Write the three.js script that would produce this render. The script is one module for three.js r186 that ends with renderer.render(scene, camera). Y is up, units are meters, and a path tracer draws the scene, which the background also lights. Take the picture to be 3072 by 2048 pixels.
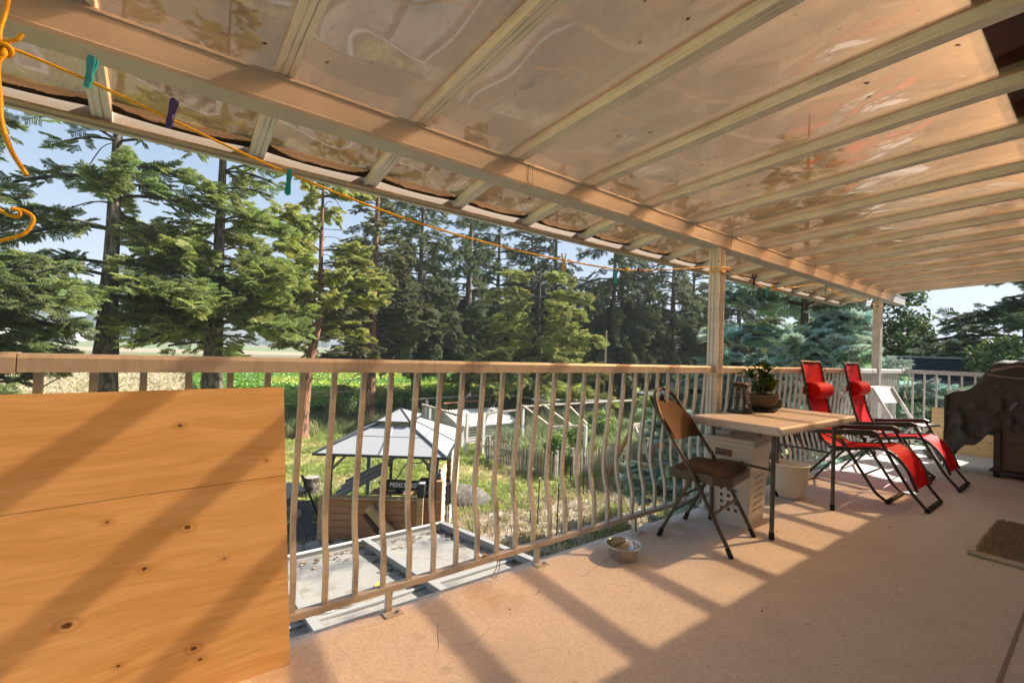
import * as THREE from 'three';
import { mergeGeometries, mergeVertices } from 'three/addons/utils/BufferGeometryUtils.js';
import { RoundedBoxGeometry } from 'three/addons/geometries/RoundedBoxGeometry.js';
import { FontLoader } from 'three/addons/loaders/FontLoader.js';
import { TextGeometry } from 'three/addons/geometries/TextGeometry.js';

// ---------------------------------------------------------------- camera, sky, sun, exposure
const scene = new THREE.Scene();
const EYE = 1.12, GROUND = -3.0, RAD = Math.PI / 180;
const camera = new THREE.PerspectiveCamera(73.16, 1024 / 682, 0.05, 6000);
camera.position.set(0, EYE, 0);
camera.rotation.order = 'YXZ';
camera.rotation.set(1.2 * RAD, -37.2 * RAD, 2.1 * RAD);
scene.add(camera);

const renderer = new THREE.WebGLRenderer({ antialias: true });
renderer.setSize(1024, 682);
renderer.toneMapping = THREE.LinearToneMapping;
renderer.toneMappingExposure = 3.0;
renderer.shadowMap.enabled = true;

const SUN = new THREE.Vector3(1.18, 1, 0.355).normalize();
{
  const W = 512, H = 256, d = new Float32Array(W * H * 4);
  for (let j = 0; j < H; j++) for (let i = 0; i < W; i++) {
    const lat = ((j + 0.5) / H - 0.5) * Math.PI, az = ((i + 0.5) / W - 0.5) * 2 * Math.PI;
    const y = Math.sin(lat), x = Math.cos(lat) * Math.cos(az), z = Math.cos(lat) * Math.sin(az);
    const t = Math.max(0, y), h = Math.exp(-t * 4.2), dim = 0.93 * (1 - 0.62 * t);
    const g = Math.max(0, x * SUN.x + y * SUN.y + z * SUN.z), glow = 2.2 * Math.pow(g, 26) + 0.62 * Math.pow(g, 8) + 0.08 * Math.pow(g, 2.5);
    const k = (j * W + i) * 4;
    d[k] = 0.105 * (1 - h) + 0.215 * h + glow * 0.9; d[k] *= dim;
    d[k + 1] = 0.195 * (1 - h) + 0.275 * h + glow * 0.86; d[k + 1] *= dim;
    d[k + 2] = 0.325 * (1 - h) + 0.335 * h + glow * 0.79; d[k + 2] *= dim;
    d[k + 3] = 1;
  }
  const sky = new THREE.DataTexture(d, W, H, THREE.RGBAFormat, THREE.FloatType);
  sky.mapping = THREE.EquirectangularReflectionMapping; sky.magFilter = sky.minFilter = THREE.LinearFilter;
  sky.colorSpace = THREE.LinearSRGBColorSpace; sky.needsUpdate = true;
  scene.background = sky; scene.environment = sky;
}
const sun = new THREE.DirectionalLight(new THREE.Color(1, 0.925, 0.83), 5);
sun.position.copy(SUN).multiplyScalar(60); sun.target.position.set(0, 0, 0);
sun.castShadow = true; sun.shadow.mapSize.set(4096, 4096); sun.shadow.radius = 1.2;
Object.assign(sun.shadow.camera, { left: -45, right: 45, top: 45, bottom: -45, near: 1, far: 160 });
scene.add(sun, sun.target);
scene.fog = new THREE.FogExp2(new THREE.Color(0.80, 0.88, 1.0), 0.0009);

// ---------------------------------------------------------------- helpers
function rng(seed) { let a = seed >>> 0; return () => { a = (a + 0x6D2B79F5) | 0; let t = Math.imul(a ^ (a >>> 15), 1 | a); t = (t + Math.imul(t ^ (t >>> 7), 61 | t)) ^ t; return ((t ^ (t >>> 14)) >>> 0) / 4294967296; }; }
const V = (x, y, z) => new THREE.Vector3(x, y, z);
const lerp = (a, b, t) => a + (b - a) * t, clamp = (x, a = 0, b = 1) => Math.min(b, Math.max(a, x));
const sstep = (a, b, x) => { const t = clamp((x - a) / (b - a)); return t * t * (3 - 2 * t); };
const taken = new Map();
function numbered(n) { const c = taken.get(n) || 0; taken.set(n, c + 1); return c ? n + '_' + String(c).padStart(3, '0') : n; }
function shade(o) { o.traverse(m => { if (m.isMesh) { m.castShadow = true; m.receiveShadow = true; } }); return o; }
function thing(name, label, category, pos = [0, 0, 0], turn = 0, group) {
  const o = new THREE.Group(); o.name = numbered(name); o.position.set(...pos); o.rotation.y = turn;
  o.userData = { label, category }; if (group) o.userData.group = group; scene.add(o); return o;
}
function solo(name, geo, mat, label, category, group, pos, turn = 0) {
  const o = new THREE.Mesh(geo, mat); o.name = numbered(name); o.castShadow = o.receiveShadow = true;
  if (pos) o.position.set(...pos); o.rotation.y = turn;
  o.userData = { label, category }; if (group) o.userData.group = group; scene.add(o); return o;
}
function struct(name, geo, mat, label) {
  const o = new THREE.Mesh(geo, mat); o.name = numbered(name); o.castShadow = o.receiveShadow = true;
  o.userData = { kind: 'structure', label }; scene.add(o); return o;
}
function part(parent, name, geo, mat, pos, rot) {
  const o = new THREE.Mesh(Array.isArray(geo) ? join(geo) : geo, mat); o.name = name; o.castShadow = o.receiveShadow = true;
  if (pos) o.position.set(...pos); if (rot) o.rotation.set(...rot); parent.add(o); return o;
}
function copyOf(root, pos, turn, label, group) {
  const r = root.clone(); r.name = numbered(root.name.replace(/_\d{3}$/, '')); scene.add(r); r.userData = { ...root.userData };
  r.position.set(...pos); r.rotation.y = turn; if (label) r.userData.label = label; if (group) r.userData.group = group; return r;
}
function join(list) {
  const g = list.map(a => { const n = a.index ? a.toNonIndexed() : a; for (const k of Object.keys(n.attributes)) if (!['position', 'normal', 'uv'].includes(k)) n.deleteAttribute(k); if (!n.attributes.uv) n.setAttribute('uv', new THREE.Float32BufferAttribute(new Float32Array(n.attributes.position.count * 2), 2)); if (!n.attributes.normal) n.computeVertexNormals(); return n; });
  return mergeGeometries(g);
}
// box with uv in metres
function box(w, h, d, x = 0, y = 0, z = 0) {
  const g = new THREE.BoxGeometry(w, h, d), u = g.attributes.uv, s = [[d, h], [d, h], [w, d], [w, d], [w, h], [w, h]];
  for (let i = 0; i < 24; i++) { const [a, b] = s[i >> 2]; u.setXY(i, u.getX(i) * a, u.getY(i) * b); }
  return g.translate(x, y, z);
}
function rbox(w, h, d, r = 0.005, seg = 2) { return new RoundedBoxGeometry(w, h, d, seg, r); }
// bar with rectangular section w (across) x h (upward) from point a to b
function bar(a, b, w, h, twist = 0) {
  const A = V(...a), B = V(...b), L = A.distanceTo(B), g = box(w, h, L), dir = B.clone().sub(A).normalize();
  const m = new THREE.Matrix4(), up = Math.abs(dir.y) > 0.98 ? V(0, 0, 1) : V(0, 1, 0);
  const xa = up.clone().cross(dir).normalize(), ya = dir.clone().cross(xa);
  m.makeBasis(xa, ya, dir); if (twist) g.rotateZ(twist); g.applyMatrix4(m); const c = A.add(B).multiplyScalar(0.5); return g.translate(c.x, c.y, c.z);
}
function rod(a, b, r, r2 = r, seg = 8) {
  const A = V(...a), B = V(...b), L = A.distanceTo(B), g = new THREE.CylinderGeometry(r2, r, L, seg);
  const q = new THREE.Quaternion().setFromUnitVectors(V(0, 1, 0), B.clone().sub(A).normalize()); g.applyQuaternion(q);
  const c = A.add(B).multiplyScalar(0.5); return g.translate(c.x, c.y, c.z);
}
function tube(pts, r, seg = 8, n = 0, tension = 0.5, closed = false) {
  const c = new THREE.CatmullRomCurve3(pts.map(p => V(...p)), closed, 'catmullrom', tension);
  return new THREE.TubeGeometry(c, n || pts.length * 6, r, seg, closed);
}
// polyline tube with rounded corners
function pipe(pts, r, rc = 0.04, seg = 8) {
  const P = pts.map(p => V(...p)), path = new THREE.CurvePath(); let prev = P[0];
  for (let i = 1; i < P.length - 1; i++) {
    const a = P[i].clone().sub(P[i - 1]), b = P[i + 1].clone().sub(P[i]), k = Math.min(rc, a.length() * 0.45, b.length() * 0.45);
    const s = P[i].clone().addScaledVector(a.normalize(), -k), e = P[i].clone().addScaledVector(b.normalize(), k);
    path.add(new THREE.LineCurve3(prev, s)); path.add(new THREE.QuadraticBezierCurve3(s, P[i], e)); prev = e;
  }
  path.add(new THREE.LineCurve3(prev, P[P.length - 1]));
  const sp = []; for (const c of path.curves) { const n = c.isLineCurve3 ? Math.max(1, Math.round(c.getLength() / 0.25)) : 5; for (let i = 0; i < n; i++) sp.push(c.getPoint(i / n)); } sp.push(P[P.length - 1]);
  const N = sp.length, pos = [], idx = [], nor = [], uv = []; let up = V(0.31, 0.22, 0.92), len = 0;
  for (let i = 0; i < N; i++) {
    const t = sp[Math.min(N - 1, i + 1)].clone().sub(sp[Math.max(0, i - 1)]).normalize();
    const s = up.clone().addScaledVector(t, -up.dot(t)).normalize(), b = t.clone().cross(s); up = s; if (i) len += sp[i].distanceTo(sp[i - 1]);
    for (let k = 0; k <= seg; k++) { const q = k / seg * Math.PI * 2, v = s.clone().multiplyScalar(Math.cos(q)).addScaledVector(b, Math.sin(q)); nor.push(v.x, v.y, v.z); pos.push(sp[i].x + v.x * r, sp[i].y + v.y * r, sp[i].z + v.z * r); uv.push(k / seg * 6.28 * r, len); }
  }
  for (let i = 0; i < N - 1; i++) for (let k = 0; k < seg; k++) { const a = i * (seg + 1) + k, b = a + seg + 1; idx.push(a, a + 1, b, b, a + 1, b + 1); }
  for (const [row, f] of [[0, 1], [N - 1, 0]]) { const c = pos.length / 3; pos.push(sp[row].x, sp[row].y, sp[row].z); const t = sp[row ? N - 1 : 1].clone().sub(sp[row ? N - 2 : 0]).normalize().multiplyScalar(row ? 1 : -1); nor.push(t.x, t.y, t.z); uv.push(0, 0); for (let k = 0; k < seg; k++) { const a = row * (seg + 1) + k; f ? idx.push(c, a + 1, a) : idx.push(c, a, a + 1); } }
  const g = new THREE.BufferGeometry(); g.setAttribute('position', new THREE.Float32BufferAttribute(pos, 3)); g.setAttribute('normal', new THREE.Float32BufferAttribute(nor, 3)); g.setAttribute('uv', new THREE.Float32BufferAttribute(uv, 2)); g.setIndex(idx); return g;
}
function lathe(pts, seg = 32) { return new THREE.LatheGeometry(pts.map(p => new THREE.Vector2(...p)), seg); }
function extrude(pts, depth, bevel = 0, holes = []) {
  const s = new THREE.Shape(pts.map(p => new THREE.Vector2(...p))); for (const h of holes) s.holes.push(new THREE.Path(h.map(p => new THREE.Vector2(...p))));
  return new THREE.ExtrudeGeometry(s, { depth, bevelEnabled: bevel > 0, bevelThickness: bevel, bevelSize: bevel, bevelSegments: 2, curveSegments: 8 });
}
// grid surface: f(u,v) -> [x,y,z]
function sheet(nu, nv, f, uvf) {
  const pos = [], uv = [], idx = [];
  for (let j = 0; j <= nv; j++) for (let i = 0; i <= nu; i++) { const u = i / nu, v = j / nv; pos.push(...f(u, v)); uv.push(...(uvf ? uvf(u, v) : [u, v])); }
  for (let j = 0; j < nv; j++) for (let i = 0; i < nu; i++) { const a = j * (nu + 1) + i, b = a + nu + 1; idx.push(a, a + 1, b, b, a + 1, b + 1); }
  const g = new THREE.BufferGeometry(); g.setAttribute('position', new THREE.Float32BufferAttribute(pos, 3)); g.setAttribute('uv', new THREE.Float32BufferAttribute(uv, 2)); g.setIndex(idx); g.computeVertexNormals(); return g;
}
// sweep of a closed section [(x,y)] along a path [(z,y)]; section y is added to the path's y
function sweepZ(sec, path) {
  const pos = [], idx = [], uv = [], n = sec.length;
  const flat = []; for (let k = 0; k < n; k++) flat.push([sec[k], sec[(k + 1) % n]]);
  for (const [a, b] of flat) { const base = pos.length / 3; let L = 0; path.forEach(([z, y], i) => { if (i) L += Math.hypot(z - path[i - 1][0], y - path[i - 1][1]); pos.push(a[0], a[1] + y, z, b[0], b[1] + y, z); const w = Math.hypot(a[0] - b[0], a[1] - b[1]); uv.push(0, L, w, L); }); for (let i = 0; i < path.length - 1; i++) { const p = base + i * 2; idx.push(p, p + 2, p + 1, p + 1, p + 2, p + 3); } }
  for (const e of [0, path.length - 1]) { const base = pos.length / 3; for (const s of sec) { pos.push(s[0], s[1] + path[e][1], path[e][0]); uv.push(s[0], s[1]); } const t = THREE.ShapeUtils.triangulateShape(sec.map(s => new THREE.Vector2(...s)), []); for (const f of t) e ? idx.push(base + f[0], base + f[1], base + f[2]) : idx.push(base + f[2], base + f[1], base + f[0]); }
  const g = new THREE.BufferGeometry(); g.setAttribute('position', new THREE.Float32BufferAttribute(pos, 3)); g.setAttribute('uv', new THREE.Float32BufferAttribute(uv, 2)); g.setIndex(idx);
  const f = g.toNonIndexed(); f.computeVertexNormals(); return f;
}
// ---------------------------------------------------------------- noise and textures
const HASH = (() => { const r = rng(77), a = new Float32Array(65536); for (let i = 0; i < 65536; i++) a[i] = r(); return (x, y, s) => a[((x * 73856093) ^ (y * 19349663) ^ (s * 83492791)) & 65535]; })();
function vn(x, y, px = 0, py = px, s = 1) {
  let i = Math.floor(x), j = Math.floor(y), u = x - i, v = y - j, i2 = i + 1, j2 = j + 1; u = u * u * (3 - 2 * u); v = v * v * (3 - 2 * v);
  if (px) { i = ((i % px) + px) % px; i2 = ((i2 % px) + px) % px; j = ((j % py) + py) % py; j2 = ((j2 % py) + py) % py; }
  return lerp(lerp(HASH(i, j, s), HASH(i2, j, s), u), lerp(HASH(i, j2, s), HASH(i2, j2, s), u), v);
}
// tileable fractal noise: u,v in 0..1, fx,fy cells per tile
function fbm(u, v, fx, fy = fx, oct = 4, s = 1) { let a = 0, w = 0.5, n = 0; for (let o = 0; o < oct; o++) { a += w * vn(u * fx, v * fy, fx, fy, s + o); n += w; w *= 0.5; fx *= 2; fy *= 2; } return a / n; }
const lin2s = c => 255 * (c <= 0.0031308 ? 12.92 * c : 1.055 * Math.pow(clamp(c), 1 / 2.4) - 0.055);
function tex(w, h, f, { srgb = true, rep = [1, 1], wrap = true } = {}) {   // f(u,v) -> [r,g,b] linear, or a number
  const d = new Uint8Array(w * h * 4);
  for (let j = 0; j < h; j++) for (let i = 0; i < w; i++) { const c = f((i + 0.5) / w, (j + 0.5) / h), k = (j * w + i) * 4; if (typeof c === 'number') d[k] = d[k + 1] = d[k + 2] = 255 * clamp(c); else for (let m = 0; m < 3; m++) d[k + m] = srgb ? lin2s(clamp(c[m])) : 255 * clamp(c[m]); d[k + 3] = 255; }
  const t = new THREE.DataTexture(d, w, h, THREE.RGBAFormat); t.magFilter = THREE.LinearFilter; t.minFilter = THREE.LinearMipmapLinearFilter; t.generateMipmaps = true;
  t.wrapS = t.wrapT = wrap ? THREE.RepeatWrapping : THREE.ClampToEdgeWrapping; t.repeat.set(...rep); if (srgb) t.colorSpace = THREE.SRGBColorSpace; t.needsUpdate = true; return t;
}
const C = (r, g, b) => new THREE.Color().setRGB(r, g, b);
const std = (c, roughness = 0.8, o = {}) => new THREE.MeshStandardMaterial({ color: Array.isArray(c) ? C(...c) : c, roughness, ...o });
const phy = (c, roughness = 0.5, o = {}) => new THREE.MeshPhysicalMaterial({ color: Array.isArray(c) ? C(...c) : c, roughness, ...o });
const mix3 = (a, b, t) => [lerp(a[0], b[0], t), lerp(a[1], b[1], t), lerp(a[2], b[2], t)];
const mul3 = (a, k) => [a[0] * k, a[1] * k, a[2] * k];
// ---------------------------------------------------------------- materials of the deck
const T = {};
T.grain = tex(512, 512, (u, v) => 0.5 * fbm(u, v, 96, 96, 2, 3) + 0.5 * fbm(u, v, 40, 40, 2, 9), { srgb: false, rep: [3, 3] });
T.deck = tex(2048, 1024, (u, v) => {     // 5.85 m along the deck, 2.95 m across; v grows towards the outer edge
  const a = fbm(u, v, 10, 5, 4, 11), b = fbm(u, v, 700, 350, 1, 5), c = fbm(u, v, 60, 30, 3, 21), s = fbm(u, v, 190, 95, 1, 31);
  const k = 0.90 + 0.10 * a + 0.20 * (b - 0.5) + 0.06 * (c - 0.5); let col = mul3([0.71, 0.67, 0.63], k);
  if (s > 0.945) col = mix3(col, [0.2, 0.15, 0.11], 0.45 * (s - 0.945) / 0.055);
  col = mix3(col, [0.47, 0.43, 0.40], 0.30 * sstep(0.55, 0.72, fbm(u, v, 7, 4, 5, 41)));                       // trodden grey patches
  const w = Math.abs(fbm(u, v, 14, 8, 3, 51) - 0.5); col = mix3(col, [0.40, 0.35, 0.31], 0.28 * (1 - sstep(0.002, 0.010, w)) * sstep(0.5, 0.62, fbm(u, v, 9, 5, 2, 61)));   // drag marks
  const e = fbm(u, v, 24, 12, 4, 71), m = v * 2.95; col = mix3(col, [0.40, 0.22, 0.10], 0.55 * sstep(0.50, 0.66, e) * sstep(2.50, 2.74, m) * (0.5 + 0.5 * fbm(u, v, 240, 120, 2, 81)));   // rusty stains by the edge
  return col;
}, { rep: [1 / 5.85, 1 / 2.95] });
const M = {};
M.deck = std([1, 1, 1], 0.62, { map: T.deck, bumpMap: T.grain, bumpScale: 0.0016 });
T.alu = tex(512, 512, (u, v) => { const a = fbm(u, v, 4, 4, 4, 7), b = fbm(u, v, 90, 90, 2, 17), c = fbm(u, v, 3, 40, 3, 27); let k = 0.86 + 0.16 * a + 0.16 * (b - 0.5); return mix3(mul3([0.68, 0.67, 0.65], k), [0.33, 0.27, 0.20], 0.45 * sstep(0.5, 0.8, c) * a); }, { rep: [1.6, 1.6] });
M.alu = std([1, 1, 1], 0.42, { map: T.alu });
T.beam = tex(512, 512, (u, v) => { const a = fbm(u, v, 5, 5, 4, 57), b = fbm(u, v, 110, 110, 1, 67); return mul3(mix3([0.56, 0.55, 0.53], [0.45, 0.43, 0.41], a), 0.97 + 0.10 * (b - 0.5)); }, { rep: [1.3, 1.3] });
T.raf = tex(512, 512, (u, v) => { const a = fbm(u, v, 4, 4, 4, 107), b = fbm(u, v, 90, 90, 2, 117), c = fbm(u, v, 40, 3, 3, 127); return mix3(mul3([0.84, 0.825, 0.79], 0.86 + 0.16 * a + 0.14 * (b - 0.5)), [0.36, 0.31, 0.25], 0.4 * sstep(0.55, 0.85, c)); }, { rep: [2, 2] });
M.raf = std([1, 1, 1], 0.45, { map: T.raf });
M.beam = std([1, 1, 1], 0.5, { map: T.beam });
M.rail = std([1, 1, 1], 0.45, { map: T.alu, color: C(0.80, 0.79, 0.785) });
M.baluster = std([0.56, 0.52, 0.45], 0.45, { map: T.alu, color: C(0.82, 0.81, 0.80) });
M.dark = std([0.02, 0.018, 0.016], 0.7);
M.screw = phy([0.35, 0.33, 0.3], 0.35, { metalness: 1 });
M.black = phy([0.018, 0.017, 0.017], 0.42, { clearcoat: 0.3, clearcoatRoughness: 0.4 });

// ---------------------------------------------------------------- deck floor
const RZ = -1.86, DECK_X0 = -3.2, DECK_X1 = 8.5, DECK_Z1 = 1.0;
{
  // vinyl sheet rolled over the deck edge: flat, then a soft lip down
  const N = 60, prof = [[DECK_Z1, 0], [-1.78, 0], [-1.86, -0.002], [-1.905, -0.008], [-1.935, -0.025], [-1.945, -0.06], [-1.945, -0.24]];
  const acc = [0]; for (let i = 1; i < prof.length; i++) acc.push(acc[i - 1] + Math.hypot(prof[i][0] - prof[i - 1][0], prof[i][1] - prof[i - 1][1]));
  const m = prof.length - 1;
  const g = sheet(N, m, (u, v) => { const p = prof[Math.round(v * m)]; return [lerp(DECK_X0, DECK_X1, u), p[1], p[0]]; }, (u, v) => [lerp(DECK_X0, DECK_X1, u), acc[Math.round(v * m)]]);
  const o = struct('deck_floor', g, M.deck, 'beige textured vinyl deck floor with a rolled outer edge');
  part(o, 'floor_seam', box(11, 0.003, 0.012, 3, 0.0015, -0.25), std([0.30, 0.25, 0.21], 0.7));
  const r = rng(5); // scratches and cuts in the vinyl
  for (const [x0, z0, x1, z1] of [[1.72, -1.62, 2.05, -1.70], [2.2, -1.66, 2.32, -1.78], [1.42, -1.62, 1.46, -1.63], [0.86, -1.52, 0.94, -1.67], [2.9, -0.62, 2.95, -0.66]]) { const n = 5, pts = []; for (let i = 0; i <= n; i++) pts.push([lerp(x0, x1, i / n) + (r() - 0.5) * 0.008, 0.001, lerp(z0, z1, i / n) + (r() - 0.5) * 0.008]); part(o, 'scratch', tube(pts, 0.0009, 4), std([0.16, 0.12, 0.09], 0.9)); }
  for (let i = 0; i < 9; i++) part(o, 'speck_of_dirt', new THREE.IcosahedronGeometry(0.0022 + r() * 0.0022, 0), M.dark, [0.9 + r() * 4.5, 0.002, -1.7 + r() * 1.4]);
  const under = struct('deck_joists', join([box(11.7, 0.2, 2.9, 2.65, -0.13, -0.46)]), std([0.2, 0.16, 0.12], 0.9), 'timber deck frame below the vinyl');
}
// ---------------------------------------------------------------- house behind the camera: wall with lap siding, deep eave over the deck
{
  const h = thing('house', 'house with pale lap siding and a dark deep eave over the deck', 'house', [0, 0, 0]);
  const sid = std([0.78, 0.75, 0.69], 0.7);
  part(h, 'wall', box(18, 6.2, 0.2, 3, -0.1, 1.12), sid);
  for (let i = 0; i < 16; i++) { const g = box(15, 0.17, 0.014, 3.2, 0, 0); g.rotateX(0.05); part(h, 'siding_board', g, sid, [0, 0.09 + i * 0.165, 1.008]); }
  const tar = std([0.012, 0.011, 0.010], 0.95);
  const eave = sheet(1, 1, (u, v) => [lerp(-6, 13, u), lerp(2.215, 2.86, v), lerp(-0.27, 1.5, v)]);
  const top = sheet(1, 1, (u, v) => [lerp(-6, 13, 1 - u), lerp(2.255, 2.90, v), lerp(-0.27, 1.5, v)]);
  const front = sheet(1, 1, (u, v) => [lerp(-6, 13, u), lerp(2.255, 2.215, v), -0.27]);
  part(h, 'eave', join([eave, top, front]), tar);
  part(h, 'roof', [sheet(1, 1, (u, v) => [lerp(-6, 13, 1 - u), lerp(2.96, 4.6, v), lerp(1.35, 6, v)])], std([0.06, 0.055, 0.05], 0.95));
}
// ---------------------------------------------------------------- patio cover: posts, beam, fascia, curved rafters, bronze acrylic panels
const roofPts = [[-2.43, 1.962], [-2.3, 1.985], [-2.1, 2.018], [-1.8, 2.070], [-1.5, 2.090], [-1.14, 2.108], [-0.89, 2.122], [-0.45, 2.143], [-0.2, 2.150], [0.35, 2.160]];
const roofCurve = new THREE.CatmullRomCurve3(roofPts.map(([z, y]) => V(0, y, z)));
const roofPath = roofCurve.getPoints(36).map(p => [p.z, p.y]);
const roofY = z => { for (let i = 1; i < roofPath.length; i++) if (z <= roofPath[i][0]) { const [a, b] = [roofPath[i - 1], roofPath[i]]; return lerp(a[1], b[1], (z - a[0]) / (b[0] - a[0])); } return roofPath[roofPath.length - 1][1]; };
const RSP = 0.5345, RX0 = 0.278, K0 = -6, K1 = 14, ROOF_X1 = RX0 + RSP * K1 + 0.06;
{
  const cover = thing('patio_cover', 'cream aluminium patio cover with bronze acrylic roof panels on posts', 'patio cover');
  // rafters: a hollow-looking two-step section
  const sec = [[0, 0], [0.014, 0], [0.014, 0.003], [0.017, 0.003], [0.017, 0], [0.034, 0], [0.034, 0.006], [0.038, 0.006], [0.038, 0.002], [0.060, 0.002], [0.060, 0.060], [0, 0.060]];
  const rg = sweepZ(sec, roofPath);
  for (let k = K0; k <= K1; k++) part(cover, 'rafter', rg, M.raf, [RX0 + RSP * k, 0, 0]);
  // grime that has collected on the panels
  const grime = seed => tex(256, 1024, (u, v) => {      // v: 0 at the low outer edge
    const a = fbm(u, v, 3, 8, 5, seed), b = fbm(u, v, 30, 120, 2, seed + 3), c = fbm(u, v, 60, 240, 1, seed + 5), w = fbm(u, v, 2, 5, 3, seed + 9);
    let col = mix3([0.44, 0.245, 0.125], [0.27, 0.138, 0.065], sstep(0.38, 0.66, a)); col = mix3(col, [0.50, 0.27, 0.12], 0.55 * sstep(0.55, 0.75, w));
    col = mul3(col, 0.9 + 0.25 * (b - 0.5)); if (c > 0.94) col = mul3(col, 0.25);
    const edge = 0.020 + 0.030 * Math.pow(Math.abs(u - 0.5) * 2, 3) * 0.6 + 0.020 * fbm(u, 0.3, 9, 1, 3, seed + 13);
    const e = 1 - sstep(edge * 0.6, edge * 1.5 + 0.01 * b, v); col = mix3(col, [0.016, 0.009, 0.004], e);
    const rust = 1 - sstep(0, 0.16 * (0.5 + w), v); col = mix3(col, [0.30, 0.12, 0.03], 0.6 * rust * (1 - e));
    const trail = Math.exp(-Math.pow((u - 0.5 - 0.1 * Math.sin(v * 30)) / 0.07, 2)) * sstep(0.52, 0.8, fbm(u, v, 8, 26, 3, seed + 17)) * sstep(0.28, 0.36, v) * (1 - sstep(0.45, 0.6, v)); col = mix3(col, [0.07, 0.03, 0.01], 0.8 * trail);
    return col;
  }, { wrap: false });
  const filmMats = [101, 202, 303].map(s => phy([1, 1, 1], 0.42, { map: grime(s), transmission: 0.80, thickness: 0.002, ior: 1.25, transparent: true, opacity: 0.71, side: THREE.DoubleSide, specularIntensity: 0.2 }));
  const acrylic = phy([0.94, 0.60, 0.33], 0.03, { transmission: 1, thickness: 0, ior: 1.62, side: THREE.DoubleSide });
  const z0 = -2.405, z1 = 0.3, w = RSP - 0.06;
  const panel = dy => sheet(10, 40, (u, v) => { const z = lerp(z0, z1, v), s = 4 * u * (1 - u); return [0.060 + w * u, roofY(z) + 0.040 - 0.010 * s + 0.0025 * Math.sin(v * 41 + u * 5) * s + dy, z]; });
  const pg = panel(0), fg = panel(0.004); const r = rng(8);
  const litter = [1, 2, 3].map(s => sheet(60, 3, (u, v) => { const e = Math.pow(Math.abs(u - 0.5) * 2, 4), wv = 0.012 + 0.018 * fbm(u, 0.5, 12, 1, 3, s * 7) + 0.05 * e * (0.4 + fbm(u, 0.2, 5, 1, 2, s * 11)) + 0.006 * fbm(u, 0.9, 60, 1, 1, s), z = -2.403 + wv * v, q = 4 * u * (1 - u); return [0.061 + (RSP - 0.062) * u, roofY(z) + 0.0375 - 0.010 * q - 0.002 * Math.sin(v * 3.14), z]; }));
  const leafG = new THREE.IcosahedronGeometry(0.006, 0), specM = std([0.03, 0.018, 0.01], 0.95);
  for (let k = K0; k < K1; k++) {
    const p = part(cover, 'roof_panel', pg, acrylic, [RX0 + RSP * k, 0, 0]);
    part(p, 'grime_film', fg, filmMats[(k + 12) % 3]);
    part(p, 'caught_debris', litter[(k + 12) % 3], specM);
    const specks = []; for (let i = 0; i < 7; i++) { const u = r(), z = lerp(-2.2, -0.3, r()), g = leafG.clone(); g.scale(1 + r() * 1.2, 0.25, 0.6 + r()); g.rotateY(r() * 6); g.translate(0.06 + w * u, roofY(z) + 0.0485 - 0.010 * 4 * u * (1 - u), z); specks.push(g); }
    if (k > -3) part(p, 'fallen_needles', specks, specM).userData.kind = 'stuff';
  }
  // fascia gutter
  const fs = [[-2.445, 1.952], [-2.395, 1.952], [-2.395, 1.960], [-2.420, 1.962], [-2.420, 2.052], [-2.445, 2.052]];
  const alongX = (s, x0, x1) => { const g = extrude(s.map(([z, y]) => [-z, y]), x1 - x0); g.rotateY(Math.PI / 2); g.translate(x0, 0, 0); return g; };
  part(cover, 'fascia', alongX(fs, -3.2, ROOF_X1 + 0.01), std([0.46, 0.36, 0.27], 0.6, { bumpMap: T.grain, bumpScale: 0.0005 }));
  part(cover, 'fascia_lip', box(ROOF_X1 + 3.2, 0.010, 0.030, (ROOF_X1 - 3.2) / 2, 1.949, -2.458), M.alu);
  // beam: box with a lip at its foot and a flange on top, in two lengths with a joint
  const bs = [[-1.905, 1.955], [-1.800, 1.955], [-1.797, 1.968], [-1.800, 1.972], [-1.800, 2.055], [-1.794, 2.058], [-1.794, 2.068], [-1.905, 2.068]];
  part(cover, 'beam', alongX(bs, -3.2, 1.428), M.beam); part(cover, 'beam', alongX(bs, 1.431, 8.26), M.beam);
  part(cover, 'joint_wire', [tube([[1.45, 2.075, -1.79], [1.452, 2.0, -1.793], [1.455, 1.95, -1.80]], 0.0012, 4)], M.dark);
  // posts with flutes
  const fl = 0.006, hw = 0.042, sq = [];
  for (let s = 0; s < 4; s++) { const a = s * Math.PI / 2, rot = (x, y) => [x * Math.cos(a) - y * Math.sin(a), x * Math.sin(a) + y * Math.cos(a)]; for (const [x, y] of [[-hw, -hw], [-0.026, -hw], [-0.022, -hw + fl], [-0.006, -hw + fl], [-0.003, -hw], [0.003, -hw], [0.006, -hw + fl], [0.022, -hw + fl], [0.026, -hw]]) sq.push(rot(x, y)); }
  const pgm = extrude(sq, 1.955); pgm.rotateX(-Math.PI / 2);
  for (const [x, lean] of [[3.355, 0.004], [7.23, -0.016]]) { const p = part(cover, 'post', pgm, M.alu, [x, 0, -1.852], [0, 0, lean]); part(p, 'base_plate', box(0.13, 0.008, 0.13, 0, 0.004, 0), M.alu); }
}
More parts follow.
